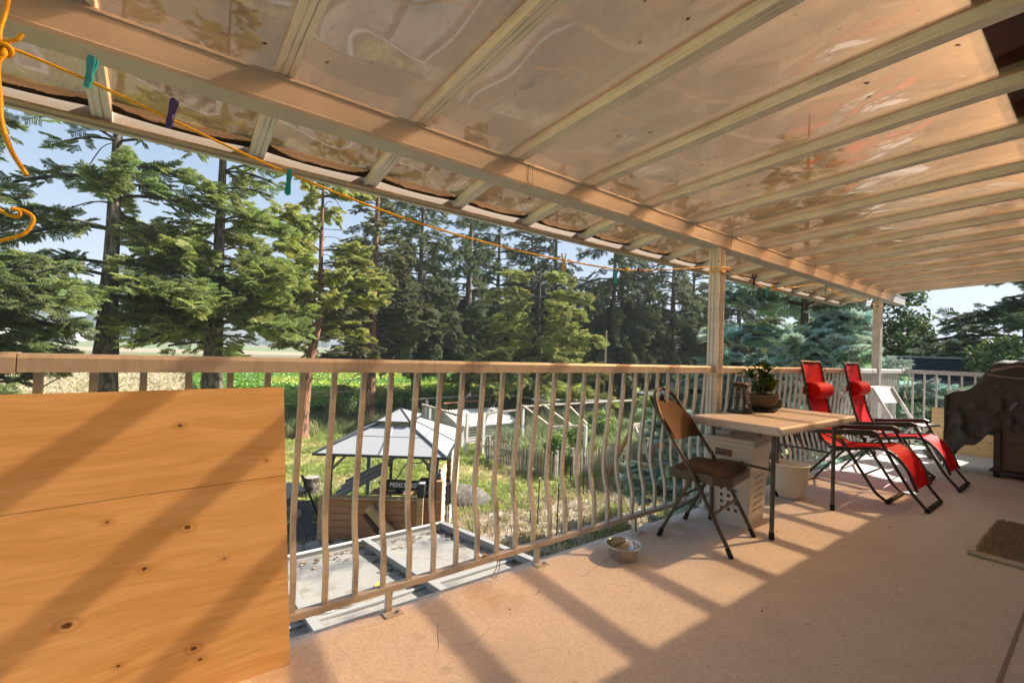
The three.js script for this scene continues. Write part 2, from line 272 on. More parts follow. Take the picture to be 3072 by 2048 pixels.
// ---------------------------------------------------------------- railings
const balPath = [[0, 0.112], [0, 0.235], [-0.008, 0.285], [-0.026, 0.345], [-0.038, 0.40], [-0.042, 0.455], [-0.040, 0.51], [-0.034, 0.58], [-0.022, 0.70], [-0.008, 0.86], [0.0, 1.015]];
function sweepBal(path, h = 0.0095) { // square bar bent in the z-y plane
  const pos = [], idx = [], uv = []; const rows = path.map((p, i) => { const a = path[Math.max(0, i - 1)], b = path[Math.min(path.length - 1, i + 1)], dz = b[0] - a[0], dy = b[1] - a[1], L = Math.hypot(dz, dy); return { z: p[0], y: p[1], nz: dy / L, ny: -dz / L }; });
  const cs = [[-h, -h], [h, -h], [h, h], [-h, h]];
  for (let k = 0; k < 4; k++) { const a = cs[k], b = cs[(k + 1) % 4], base = pos.length / 3; rows.forEach(r => { for (const c of [a, b]) { pos.push(c[0], r.y + r.ny * c[1], r.z + r.nz * c[1]); uv.push(c === a ? 0 : 0.02, r.y); } }); for (let i = 0; i < rows.length - 1; i++) { const p = base + 2 * i; idx.push(p, p + 2, p + 1, p + 1, p + 2, p + 3); } }
  const g = new THREE.BufferGeometry(); g.setAttribute('position', new THREE.Float32BufferAttribute(pos, 3)); g.setAttribute('uv', new THREE.Float32BufferAttribute(uv, 2)); g.setIndex(idx); g.computeVertexNormals(); return g;
}
{
  const balG = sweepBal(balPath);
  const R = thing('deck_railing', 'cream metal railing with outward-bowed balusters along the long deck edge', 'railing', [0, 0, RZ]);
  const prof = [[-0.034, 1.012], [0.034, 1.012], [0.034, 1.052], [0.026, 1.064], [-0.026, 1.064], [-0.034, 1.052]];
  const run = (x0, x1, p = prof) => { const g = extrude(p.map(([z, y]) => [-z, y]), x1 - x0); g.rotateY(Math.PI / 2); g.translate(x0, 0, 0); return g; };
  part(R, 'top_rail', run(-3.1, -0.322), M.rail); part(R, 'top_rail', run(-0.316, 3.300), M.rail); part(R, 'top_rail', run(3.42, 7.18), M.rail); part(R, 'top_rail', run(7.29, 8.42), M.rail);
  const grow = prof.map(([z, y]) => [z * 1.09, 1.038 + (y - 1.038) * 1.09]);
  for (const [a, b] of [[-0.62, -0.319], [3.26, 3.312], [3.405, 3.44], [7.02, 7.19], [7.28, 7.46], [8.30, 8.47]]) part(R, 'joint_sleeve', run(a, b, grow), M.rail);
  part(R, 'bottom_rail', box(11.4, 0.026, 0.034, 2.7, 0.1, 0), M.rail);
  const foot = join([box(0.024, 0.09, 0.024, 0, 0.045, 0), box(0.075, 0.006, 0.06, 0.01, 0.003, 0.02)]);
  for (let i = -2; i < 10; i++) { const x = 0.806 + 0.8205 * i; if (x > 8.3 || x < -1.5) continue; const f = part(R, 'foot', foot, M.rail, [x, 0, 0]); part(f, 'screw', new THREE.CylinderGeometry(0.008, 0.009, 0.006, 8).translate(0.026, 0.008, 0.034), M.screw); }
  for (let i = -4; i < 76; i++) { const x = -0.278 + 0.1172 * i; if (x > 8.36 || Math.abs(x - 3.355) < 0.05 || Math.abs(x - 7.23) < 0.05) continue; part(R, 'baluster', balG, M.baluster, [x, 0, 0]); }
  part(R, 'bracket', box(0.07, 0.02, 0.012, 3.355, 0.997, 0.058), M.rail); for (const dx of [-0.02, 0.018]) part(R, 'screw', new THREE.CylinderGeometry(0.006, 0.006, 0.006, 8).rotateX(Math.PI / 2).translate(3.355 + dx, 0.998, 0.066), M.screw);
  // far end
  const E2 = thing('deck_railing', 'white metal railing with straight balusters across the far deck end', 'railing', [8.44, 0, 0]);
  const prof2 = prof.map(([z, y]) => [z, y]); const g2 = extrude(prof2, 2.86); g2.translate(0, 0, RZ + 0.03); part(E2, 'top_rail', g2, M.rail);
  part(E2, 'bottom_rail', box(0.034, 0.026, 2.84, 0, 0.1, -0.42), M.rail);
  for (let i = 0; i < 22; i++) part(E2, 'baluster', box(0.019, 0.9, 0.019, 0, 0.563, 0), M.baluster, [0, 0, RZ + 0.12 + i * 0.125]);
}
// ---------------------------------------------------------------- plywood sheets
const knots = [[0.16, 0.86, 1.5], [0.15, 0.80, 1], [0.17, 0.835, 0.6], [0.35, 0.735, 0.9], [0.37, 0.64, 1.1], [0.6, 0.6, 0.6], [0.76, 0.545, 1.1], [0.67, 0.44, 0.9], [0.29, 0.33, 1.5], [0.53, 0.325, 1.5], [0.14, 0.22, 1.9], [0.77, 0.155, 1.1], [0.785, 0.115, 0.8], [0.62, 0.17, 0.6], [0.74, 0.88, 0.9], [0.06, 0.375, 0.6], [0.38, 0.19, 0.7], [0.26, 0.56, 0.5], [0.84, 0.42, 0.5], [0.95, 0.735, 0.5]];
T.ply = tex(1024, 1024, (u, v) => {
  let du = 0, kk = 0, ring = 0; for (const [a, b, s] of knots) { const dx = (u - a) * 1.15, dy = (v - b), r = Math.hypot(dx * 0.8, dy * 1.15); du += 0.02 * s * Math.exp(-r * r / 0.0012) * Math.sign(dy || 1); kk = Math.max(kk, 1 - sstep(0.0045 * s, 0.0085 * s, r * (0.8 + 0.5 * fbm(u, v, 160, 160, 1, 9)))); ring = Math.max(ring, Math.exp(-Math.pow((r - 0.014 * s) / 0.006, 2))); }
  const w = fbm(u, v, 2, 3, 3, 61) * 0.22, g1 = fbm(u + 0.0, v + du + w, 3, 46, 3, 71), g2 = fbm(u, v + w * 0.4, 24, 300, 1, 81), big = fbm(u, v + w, 2, 5, 4, 91);
  let c = mix3([0.78, 0.56, 0.29], [0.70, 0.475, 0.215], sstep(0.3, 0.75, g1)); c = mix3(c, [0.82, 0.62, 0.35], 0.5 * sstep(0.5, 0.75, big)); c = mul3(c, 0.93 + 0.14 * g2); c = mix3(c, [0.42, 0.19, 0.05], 0.35 * ring); c = mix3(c, [0.07, 0.025, 0.012], kk * 0.92);
  const ln = Math.abs(v - (0.665 + 0.018 * (u - 0.5))); c = mix3(c, [0.10, 0.05, 0.02], 0.85 * (1 - sstep(0.0006, 0.0016, ln))); return c;
}, { wrap: false });
T.plyEdge = tex(64, 64, (u, v) => Math.floor(v * 5) % 2 ? [0.5, 0.33, 0.15] : [0.30, 0.17, 0.07]);
M.ply = std([1, 1, 1], 0.55, { map: T.ply }); M.plyEdge = std([1, 1, 1], 0.8, { map: T.plyEdge });
function plySheet(q, th, parent) {   // q: four corners bl br tr tl (front face); thickness goes back along -n
  const P = q.map(p => V(...p)), n = P[1].clone().sub(P[0]).cross(P[3].clone().sub(P[0])).normalize(), B = P.map(p => p.clone().addScaledVector(n, -th));
  const face = (a, b, c, d, uv) => { const g = new THREE.BufferGeometry(); g.setAttribute('position', new THREE.Float32BufferAttribute([a, b, c, a, c, d].flatMap(p => [p.x, p.y, p.z]), 3)); g.setAttribute('uv', new THREE.Float32BufferAttribute(uv, 2)); g.computeVertexNormals(); return g; };
  const f = [0, 0, 1, 0, 1, 1, 0, 0, 1, 1, 0, 1];
  part(parent, 'face_veneer', [face(P[0], P[1], P[2], P[3], f), face(B[1], B[0], B[3], B[2], f)], M.ply);
  part(parent, 'edge', [0, 1, 2, 3].map(i => { const j = (i + 1) % 4; return face(P[j], P[i], B[i], B[j], [0, 0, 8, 0, 8, 1, 0, 0, 8, 1, 0, 1]); }), M.plyEdge);
}
{
  const p = thing('plywood_sheet', 'large orange plywood sheet with knots leaning against the railing at left', 'plywood');
  plySheet([[-0.80, 0.0, -1.735], [0.401, 0.0, -1.742], [0.354, 0.961, -1.818], [-0.80, 0.947, -1.812]], 0.014, p);
  const q = thing('plywood_sheet', 'pale plywood sheet standing against the far end railing behind the grill', 'plywood');
  plySheet([[8.33, 0.0, -1.52], [8.33, 0.0, -0.32], [8.40, 0.56, -0.32], [8.40, 0.565, -1.52]].map(([x, y, z]) => [x, y, z]), -0.014, q);
}
// ---------------------------------------------------------------- brown padded folding chair
T.fabric = tex(256, 256, (u, v) => { const a = fbm(u, v, 64, 64, 2, 5), b = fbm(u, v, 8, 8, 3, 15); return mul3(mix3([0.055, 0.030, 0.016], [0.115, 0.064, 0.032], a), 0.8 + 0.4 * b); }, { rep: [6, 6] });
M.brownFabric = std([1, 1, 1], 0.9, { map: T.fabric, bumpMap: T.grain, bumpScale: 0.0006 });
M.brownMetal = phy([0.055, 0.045, 0.036], 0.38, { clearcoat: 0.4, clearcoatRoughness: 0.35 });
M.rubber = std([0.012, 0.012, 0.012], 0.85);
{
  const c = thing('folding_chair', 'brown padded metal folding chair beside the white folding table', 'chair', [2.771, 0, -1.56], 10.5 * RAD);
  const fz = 0.22, rz = -0.215, bt = [-0.30, 0.85];
  for (const s of [-1, 1]) { const x = 0.222 * s; part(c, 'leg', pipe([[x, 0.01, fz], [x * 0.99, 0.42, -0.005], [x * 0.95, 0.60, -0.135], [x * 0.93, 0.64, -0.16]], 0.0115, 0.1), M.brownMetal); part(c, 'leg', pipe([[x * 0.93, 0.01, rz], [x * 0.9, 0.40, -0.02], [x * 0.9, 0.50, -0.045]], 0.0105, 0.05), M.brownMetal); for (const [z, k] of [[fz, 1], [rz, 0.93]]) part(c, 'rubber_foot', rod([x * k, 0, z], [x * k, 0.05, z - (z > 0 ? 0.025 : -0.02)], 0.015, 0.014), M.rubber); }
  const bw = 0.205; part(c, 'back_frame', pipe([[-bw, 0.60, -0.135], [-bw * 0.97, 0.74, -0.235], [-bw * 0.72, 0.86, -0.30], [-bw * 0.3, 0.90, -0.325], [bw * 0.3, 0.90, -0.325], [bw * 0.72, 0.86, -0.30], [bw * 0.97, 0.74, -0.235], [bw, 0.60, -0.135]], 0.012, 0.09), M.brownMetal);
  const top = u => { const a = Math.abs(u * 2 - 1); return lerp(0.875, 0.715, Math.pow(a, 2.4)) - (a < 0.34 ? 0.055 * Math.sqrt(1 - Math.pow(a / 0.34, 2)) : 0); };
  const shell = (dz, bot) => sheet(26, 12, (u, v) => { const x = (u - 0.5) * 0.40, y = lerp(0.595, top(u), v), cz = -0.115 - (y - 0.58) * 0.70 - 0.045 * (1 - Math.pow(u * 2 - 1, 2)); return [x, y, cz + dz]; }, (u, v) => [u * 0.4, v * 0.3]);
  part(c, 'backrest', [shell(0.016), shell(-0.012)], M.brownFabric); part(c, 'backrest_shell', shell(-0.016), std([0.035, 0.022, 0.013], 0.5, { side: THREE.DoubleSide }));
  const S = [[-0.19, -0.16], [0.19, -0.16], [0.205, 0.10], [0.17, 0.195], [-0.17, 0.195], [-0.205, 0.10]];
  const sg = extrude(S.map(([x, z]) => [x, -z]), 0.045, 0.006); sg.rotateX(-Math.PI / 2); part(c, 'seat_pan', sg, M.brownMetal, [0, 0.385, 0]);
  const pad = sheet(18, 18, (u, v) => { const t = v, x0 = lerp(0.185, t < 0.8 ? 0.20 : lerp(0.2, 0.165, (t - 0.8) / 0.2), t), x = (u - 0.5) * 2 * x0, z = lerp(0.19, -0.155, t), e = Math.min(1, 6 * Math.min(u, 1 - u, t, 1 - t)); return [x * 1, 0.437 + 0.026 * Math.sqrt(e), z]; }, (u, v) => [u * 0.4, v * 0.4]); part(c, 'seat_cushion', pad, M.brownFabric);
  part(c, 'stretcher', rod([-0.215, 0.215, 0.113], [0.215, 0.215, 0.113], 0.008), M.brownMetal); part(c, 'stretcher', rod([-0.205, 0.17, -0.135], [0.205, 0.17, -0.135], 0.008), M.brownMetal); part(c, 'stretcher', rod([-0.205, 0.27, -0.085], [0.205, 0.27, -0.085], 0.008), M.brownMetal);
}
// ---------------------------------------------------------------- folding table
M.tableTop = std([0.62, 0.60, 0.57], 0.5, { bumpMap: T.grain, bumpScale: 0.0006 }); M.greyTube = phy([0.085, 0.082, 0.078], 0.36, { clearcoat: 0.4, clearcoatRoughness: 0.3 });
{
  const t = thing('folding_table', 'off-white plastic folding table with dark grey tube legs', 'table', [3.60, 0, -1.505]);
  const L = 0.66, Wd = 0.30; const g = rbox(2 * L, 0.054, 2 * Wd, 0.02, 4); part(t, 'table_top', g, M.tableTop, [0, 0.694, 0]);
  for (const s of [-1, 1]) {
    const x = s * 0.51; for (const z of [-0.2, 0.2]) { const l = part(t, 'leg', rod([x, 0.0, z], [x, 0.685, z], 0.0135, 0.0135, 12), M.greyTube); part(l, 'rubber_foot', new THREE.CylinderGeometry(0.0165, 0.0165, 0.045, 12).translate(x, 0.0225, z), M.rubber); }
    part(t, 'cross_bar', rod([x, 0.43, -0.2], [x, 0.43, 0.2], 0.009), M.greyTube);
    part(t, 'brace', [rod([x, 0.43, 0], [x - s * 0.16, 0.545, 0], 0.007), rod([x - s * 0.16, 0.545, 0], [x - s * 0.40, 0.675, 0], 0.008), box(0.03, 0.03, 0.03, x - s * 0.17, 0.55, 0)], M.greyTube);
    part(t, 'side_rail', box(1.1, 0.022, 0.016, 0, 0.668, s * 0.235), M.greyTube);
  }
}
// ---------------------------------------------------------------- laundry hamper, planter pot, bowl
M.white = std([0.70, 0.675, 0.63], 0.5); M.whitePlastic = phy([0.66, 0.645, 0.62], 0.45, { clearcoat: 0.2 });
{
  const h = thing('laundry_hamper', 'tall white plastic laundry hamper with lid and vent holes under the table', 'hamper', [3.28, 0, -1.62], 8 * RAD);
  const w0 = 0.155, d0 = 0.12, w1 = 0.195, d1 = 0.15, H = 0.56; // tapered body as four walls, front and side with holes
  const wall = (holes, wa, wb) => { const hs = []; if (holes) for (let j = 0; j < 6; j++) for (let i = 0; i < holes; i++) { const x = (i - (holes - 1) / 2) * 0.046, y = 0.10 + j * 0.046; hs.push([[x - 0.010, y - 0.010], [x + 0.010, y - 0.010], [x + 0.010, y + 0.010], [x - 0.010, y + 0.010]].reverse()); } return extrude([[-wa, 0], [wa, 0], [wb, H], [-wb, H]], 0.004, 0, hs); };
  const sides = []; for (const [s, ax] of [[1, 'z'], [-1, 'z'], [1, 'x'], [-1, 'x']]) { const side = ax === 'x', g = wall(side ? 3 : 4, side ? d0 : w0, side ? d1 : w1); g.rotateX(Math.atan2((side ? w1 - w0 : d1 - d0), H)); g.translate(0, 0, side ? w0 : d0); g.rotateY(side ? s * Math.PI / 2 : s > 0 ? 0 : Math.PI); sides.push(g); }
  part(h, 'body', sides, M.whitePlastic); part(h, 'base', box(2 * w0, 0.006, 2 * d0, 0, 0.005, 0), M.whitePlastic);
  const rim = rbox(0.43, 0.035, 0.345, 0.014, 3); part(h, 'rim', rim, M.whitePlastic, [0, H - 0.012, 0]);
  const lid = part(h, 'lid', rbox(0.415, 0.03, 0.33, 0.013, 3), M.whitePlastic, [0, H + 0.018, -0.004], [0, 0, 0.02]); part(lid, 'lid_handle', rbox(0.16, 0.018, 0.10, 0.008, 2), M.whitePlastic, [0, 0.02, -0.08]);
  // printed sticker on the front: a dark photo block over a red and blue band
  const st = tex(64, 32, (u, v) => { if (u < 0.04 || u > 0.96 || v < 0.08 || v > 0.92) return [0.6, 0.58, 0.55]; if (u < 0.62) return mix3([0.03, 0.035, 0.06], [0.20, 0.17, 0.15], sstep(0.4, 0.7, fbm(u, v, 12, 8, 2, 4))); return fbm(u, v, 14, 10, 2, 8) > 0.55 ? [0.26, 0.09, 0.07] : [0.16, 0.13, 0.13]; }, { wrap: false });
  part(h, 'sticker', new THREE.PlaneGeometry(0.12, 0.055), std([1, 1, 1], 0.4, { map: st }), [-0.196, 0.485, -0.03], [0, -Math.PI / 2, 0]).rotation.set(0, -Math.PI / 2, 0);
  const p = thing('planter_pot', 'empty round white plastic planter pot on the floor behind the table', 'pot', [4.19, 0, -1.64]);
  part(p, 'pot_body', lathe([[0, 0.005], [0.085, 0.005], [0.09, 0], [0.095, 0.004], [0.118, 0.06], [0.132, 0.15], [0.135, 0.205], [0.138, 0.207], [0.14, 0.26], [0.147, 0.267], [0.147, 0.276], [0.140, 0.278], [0.132, 0.27], [0.128, 0.15], [0.11, 0.05], [0.08, 0.02], [0, 0.02]], 48), std([0.70, 0.67, 0.60], 0.55));
  const b = thing('dog_bowl', 'stainless steel water bowl standing on the deck floor', 'bowl', [2.08, 0, -1.655]);
  const steel = phy([0.62, 0.60, 0.57], 0.17, { metalness: 1 });
  part(b, 'bowl_shell', lathe([[0, 0.004], [0.064, 0.004], [0.068, 0.0], [0.074, 0.004], [0.086, 0.06], [0.0885, 0.07], [0.102, 0.0725], [0.104, 0.0755], [0.101, 0.078], [0.088, 0.077], [0.083, 0.071], [0.071, 0.012], [0, 0.010]], 64), steel);
  part(b, 'water', new THREE.CircleGeometry(0.0785, 40).rotateX(-Math.PI / 2).translate(0, 0.047, 0), phy([0.9, 0.93, 0.9], 0.02, { transmission: 1, thickness: 0, ior: 1.33 }));
}
// ---------------------------------------------------------------- lantern and potted plant on the table
const TT = 0.721;
{
  const l = thing('wire_lantern', 'black wire basket lantern with a handle standing on the table', 'lantern', [3.475, TT, -1.715]);
  const rAt = y => lerp(0.088, 0.05, y / 0.2), rings = [];
  for (let i = 0; i <= 13; i++) { const y = 0.016 + i * 0.0125, g = new THREE.TorusGeometry(rAt(y), 0.0021, 5, 28); g.rotateX(Math.PI / 2); g.translate(0, y, 0); part(l, 'wire_ring', g, M.black); }
  for (let i = 0; i < 8; i++) { const a = i / 8 * 6.283; part(l, 'wire_upright', rod([rAt(0) * Math.cos(a), 0, rAt(0) * Math.sin(a)], [rAt(0.2) * Math.cos(a), 0.2, rAt(0.2) * Math.sin(a)], 0.0022, 0.0022, 5), M.black); }
  part(l, 'base', new THREE.CylinderGeometry(0.09, 0.092, 0.014, 28).translate(0, 0.007, 0), M.black); part(l, 'collar', lathe([[0.049, 0.19], [0.055, 0.188], [0.056, 0.215], [0.05, 0.22], [0.046, 0.215], [0.046, 0.19]], 28), M.black);
  part(l, 'cap', new THREE.CylinderGeometry(0.05, 0.052, 0.006, 28).translate(0, 0.221, 0), std([0.20, 0.10, 0.04], 0.7)); part(l, 'handle', tube([[-0.056, 0.205, 0], [-0.062, 0.235, 0], [-0.045, 0.268, 0], [0, 0.282, 0], [0.045, 0.268, 0], [0.062, 0.235, 0], [0.056, 0.205, 0]], 0.003, 6), M.black);
  const p = thing('potted_succulent', 'leafy green succulent in a dark ribbed round pot on the table', 'potted plant', [3.775, TT, -1.70]);
  const potT = tex(256, 64, (u, v) => mul3(mix3([0.085, 0.066, 0.05], [0.15, 0.12, 0.09], fbm(u, v, 12, 8, 3, 3)), 0.7 + 0.3 * (Math.sin(v * 90) * 0.5 + 0.5)));
  part(p, 'pot', lathe([[0, 0.02], [0.085, 0.02], [0.115, 0.075], [0.128, 0.125], [0.131, 0.128], [0.131, 0.138], [0.124, 0.138], [0.115, 0.11], [0, 0.11]], 40), std([1, 1, 1], 0.75, { map: potT })); part(p, 'soil', new THREE.CircleGeometry(0.117, 24).rotateX(-Math.PI / 2).translate(0, 0.118, 0), std([0.03, 0.022, 0.015], 1));
  part(p, 'saucer', lathe([[0, 0], [0.11, 0], [0.122, 0.018], [0.124, 0.024], [0.118, 0.022], [0.105, 0.008], [0, 0.008]], 36), std([0.02, 0.016, 0.013], 0.5));
  const r = rng(31), leafShape = (s) => { const g = sheet(4, 6, (u, v) => { const w = Math.sin(Math.min(1, v * 1.04) * Math.PI * 0.93 + 0.12) * 0.5 * (0.55 + 0.6 * v), x = (u - 0.5) * w; return [x, v * 1.0 * 0.98 + 0, 0.18 * v * v - 0.5 * x * x + 0.04]; }); g.scale(0.052 * s, 0.060 * s, 0.052 * s); return g; };
  const lg = leafShape(1), greens = [[0.045, 0.10, 0.02], [0.07, 0.14, 0.028], [0.13, 0.20, 0.035], [0.24, 0.26, 0.04]].map(c => phy(c, 0.35, { side: THREE.DoubleSide, transmission: 0.25, thickness: 0 })), stemM = std([0.16, 0.12, 0.06], 0.8);
  const stems = [[-0.07, 0.13, 0.02, 0.15], [-0.02, -0.03, 0.04, 0.24], [0.03, 0.03, -0.03, 0.27], [0.06, 0.05, 0.04, 0.23], [0.0, -0.08, -0.05, 0.20], [-0.05, -0.06, 0.03, 0.17], [0.08, 0.15, 0.03, 0.07], [0.09, 0.18, 0.0, 0.10], [0.04, 0.10, 0.07, 0.10], [-0.06, -0.17, 0.02, 0.075], [-0.05, -0.10, 0.06, 0.13], [0.05, 0.10, -0.05, 0.19], [0.0, 0.0, 0.07, 0.15], [0.02, -0.02, -0.08, 0.19]];
  stems.forEach(([x0, x1, z1, h], si) => {
    const base = [x0 * 0.6, 0.11, z1 * 0.3], tip = [x1 * 0.85, 0.115 + h * 0.86, z1]; part(p, 'stem', tube([base, [lerp(base[0], tip[0], 0.35), 0.13 + h * 0.55, lerp(base[2], tip[2], 0.3)], tip], 0.004, 5), stemM);
    const yellow = si >= 6 && si < 9 ? 1 : 0;
    for (const [t, n] of [[1, 9], [0.82, 8], [0.62, 7], [0.42, 5]]) for (let i = 0; i < n; i++) { const a = i / n * 6.283 + r() * 0.7, tilt = 0.45 + 0.7 * (1 - (t - 0.4) / 0.6) + r() * 0.35; const m = part(p, 'leaf', lg, greens[Math.min(3, Math.floor(r() * 2.4) + yellow * 2)]); m.position.set(lerp(base[0], tip[0], t), lerp(base[1], tip[1], t), lerp(base[2], tip[2], t)); m.rotation.set(0, a, 0); m.rotateX(tilt); const s = 0.8 + r() * 0.5; m.scale.set(s, s, s); }
  });
}
// ---------------------------------------------------------------- red zero-gravity recliners
T.red = tex(128, 128, (u, v) => { const a = fbm(u, v, 40, 40, 1, 5), b = (Math.sin(u * 400) + Math.sin(v * 400)) * 0.04; return mul3([0.72, 0.008, 0.012], 0.85 + 0.25 * a + b); }, { rep: [4, 4] });
M.red = phy([1, 1, 1], 0.6, { map: T.red, side: THREE.DoubleSide, transmission: 0.12, thickness: 0, specularIntensity: 0.15 });
function recliner(label, pos, turn) {
  const c = thing('red_recliner', label, 'lounge chair', pos, turn, 'red lounge chairs on the deck'), X = 0.245, xf = 0.222;
  const back = [[-0.37, 1.118], [-0.375, 1.125], [-0.36, 1.10], [-0.325, 0.92], [-0.29, 0.72], [-0.24, 0.55], [-0.175, 0.43], [-0.10, 0.395]].slice(1), seat = [[-0.10, 0.395], [0.05, 0.405], [0.20, 0.43], [0.265, 0.445]], leg = [[0.265, 0.445], [0.34, 0.40], [0.39, 0.33], [0.43, 0.24], [0.46, 0.15]];
  const cloth = (pts, w, sag) => { const cv = new THREE.CatmullRomCurve3(pts.map(([z, y]) => V(0, y, z))), P = cv.getPoints(20); return sheet(8, 20, (u, v) => { const p = P[Math.round(v * 20)], s = 4 * u * (1 - u) * sag; return [(u - 0.5) * 2 * w, p.y - s * 0.7, p.z - s * 0.7]; }, (u, v) => [u * 0.4, v * 0.8]); };
  part(c, 'backrest_fabric', cloth(back, xf - 0.012, 0.02), M.red); part(c, 'seat_fabric', cloth(seat, xf - 0.012, 0.03), M.red); part(c, 'legrest_fabric', cloth(leg, xf - 0.012, 0.012), M.red);
  for (const s of [-1, 1]) {
    part(c, 'backrest_tube', pipe([[s * xf, 0.40, -0.12], ...back.slice().reverse().slice(1).map(([z, y]) => [s * xf, y, z]), ...(s > 0 ? [] : [])], 0.0115, 0.05), M.black);
    part(c, 'seat_tube', pipe([[s * xf, 0.385, -0.13], [s * xf, 0.40, 0.05], [s * xf, 0.445, 0.27], [s * xf, 0.33, 0.40], [s * xf, 0.14, 0.47]], 0.0115, 0.08), M.black);
    part(c, 'armrest', (() => { const g = extrude([[-0.36, 0.512], [-0.1, 0.538], [0.1, 0.567], [0.20, 0.578], [0.235, 0.565], [0.23, 0.547], [0.19, 0.540], [0.0, 0.522], [-0.36, 0.490]], 0.045, 0.005); g.rotateY(-Math.PI / 2); g.translate(s * (X + 0.022) + 0.0225, 0, 0); return g; })(), M.black);
    // front frame: from the armrest down to the front foot; rear frame from the arm pivot to the rear foot
    part(c, 'front_leg', pipe([[s * X, 0.555, 0.215], [s * X, 0.30, 0.345], [s * X * 0.98, 0.13, 0.44], [s * X * 0.92, 0.02, 0.53]], 0.0115, 0.08), M.black);
    part(c, 'rear_leg', pipe([[s * X, 0.51, -0.05], [s * X, 0.42, 0.0], [s * X, 0.20, 0.135], [s * X * 0.98, 0.07, 0.215], [s * X * 0.92, 0.02, 0.285]], 0.0115, 0.06), M.black);
    part(c, 'prop_leg', pipe([[s * xf * 0.9, 0.40, 0.07], [s * xf * 0.9, 0.36, -0.10], [s * xf * 0.9, 0.02, -0.37]], 0.0105, 0.04), M.black);
    part(c, 'pivot_knob', new THREE.CylinderGeometry(0.017, 0.017, 0.014, 10).rotateZ(Math.PI / 2).translate(s * (X + 0.016), 0.43, 0.0), M.black);
    part(c, 'brace', rod([s * X, 0.43, -0.01], [s * xf, 0.53, -0.25], 0.0065), M.black);
    const dots = []; for (const pts of [back, leg]) { const P = new THREE.CatmullRomCurve3(pts.map(([z, y]) => V(0, y, z))).getPoints(22); for (const p of P) { dots.push(tube([[s * (xf - 0.016), p.y, p.z + 0.004], [s * (xf - 0.004), p.y + 0.004, p.z + 0.013], [s * (xf + 0.010), p.y + 0.004, p.z + 0.006]], 0.0022, 4, 4)); } } part(c, 'elastic_lacing', dots, s > 0 ? M.lace : M.lace);
  }
  part(c, 'top_bar', rod([-xf, 1.122, -0.372], [xf, 1.122, -0.372], 0.0115), M.black);
  part(c, 'foot_bar', rod([-X * 0.92, 0.017, 0.53], [X * 0.92, 0.017, 0.53], 0.0165, 0.0165, 10), M.rubber); part(c, 'foot_bar', rod([-X * 0.92, 0.017, 0.285], [X * 0.92, 0.017, 0.285], 0.0165, 0.0165, 10), M.rubber); part(c, 'foot_bar', rod([-xf * 0.9, 0.012, -0.37], [xf * 0.9, 0.012, -0.37], 0.0125), M.black);
  part(c, 'cross_tube', rod([-X, 0.20, 0.13], [X, 0.20, 0.13], 0.008), M.black); part(c, 'foot_hoop', pipe([[-0.09, 0.40, 0.10], [-0.08, 0.33, 0.13], [0.08, 0.33, 0.13], [0.09, 0.40, 0.10]], 0.006, 0.04), M.black);
  // headrest: a half-round pillow held by a strap
  const hp = sheet(14, 22, (u, v) => { const a = (v - 0.08) * 1.16 * Math.PI * 1.0, ry = 0.078, rz2 = 0.088, y = 0.855 + ry * Math.cos(a), z = -0.322 + rz2 * Math.sin(a) + 0.012; return [(u - 0.5) * 0.33, y + (z + 0.3) * 0.05, z]; }, (u, v) => [u * 0.33, v * 0.4]);
  const cap = s => { const sh = []; for (let i = 0; i <= 16; i++) { const a = i / 16 * Math.PI; sh.push([0.088 * Math.sin(a) - 0.31, 0.855 + 0.078 * Math.cos(a)]); } const g = new THREE.ShapeGeometry(new THREE.Shape(sh.map(p => new THREE.Vector2(...p)))); g.rotateY(-Math.PI / 2); g.translate(s * 0.164, 0, 0); return g; };
  const h = part(c, 'head_pillow', [hp, cap(1), cap(-1)], M.red); part(h, 'strap', box(0.475, 0.065, 0.004, 0, 0.86, -0.335), M.red);
  return c;
}
M.lace = std([0.55, 0.5, 0.48], 0.7);
recliner('red recliner nearer the table, pillow on its back, legs out', [4.92, 0, -1.40], 0);
recliner('red recliner farther from the table, in front of white folding chair', [5.97, 0, -1.385], 0.02);
{ // yellow tag under the armrest of the nearer one
  solo('warning_tag', box(0.004, 0.026, 0.085, 0, 0, 0), std([0.75, 0.50, 0.02], 0.6), 'yellow tag hanging under the armrest of the nearer recliner', 'tag', null, [4.64, 0.495, -1.45]);
}
// ---------------------------------------------------------------- white folding chair behind the recliners
{
  const c = thing('white_folding_chair', 'white plastic folding chair behind the farther red recliner', 'chair', [7.02, 0, -1.50], -0.25), X = 0.2;
  for (const s of [-1, 1]) { part(c, 'leg', bar([s * X, 0.01, 0.24], [s * X, 0.84, -0.26], 0.016, 0.032), M.whitePlastic); part(c, 'leg', bar([s * X * 0.9, 0.01, -0.22], [s * X * 0.9, 0.43, 0.16], 0.016, 0.028), M.whitePlastic); }
  const br = sheet(12, 6, (u, v) => [(u - 0.5) * 0.43, 0.66 + v * 0.19, -0.145 - v * 0.11 - 0.03 * (1 - Math.pow(2 * u - 1, 2))]), br2 = br.clone().translate(0, 0.004, -0.018); part(c, 'backrest', [br, br2], std([0.72, 0.71, 0.69], 0.45, { side: THREE.DoubleSide }));
  part(c, 'seat', rbox(0.40, 0.028, 0.40, 0.012, 2).rotateX(-0.05), M.whitePlastic, [0, 0.435, 0.04]); part(c, 'stretcher', rod([-X, 0.16, 0.15], [X, 0.16, 0.15], 0.008), M.whitePlastic); part(c, 'stretcher', rod([-X * 0.9, 0.14, -0.11], [X * 0.9, 0.14, -0.11], 0.008), M.whitePlastic);
}
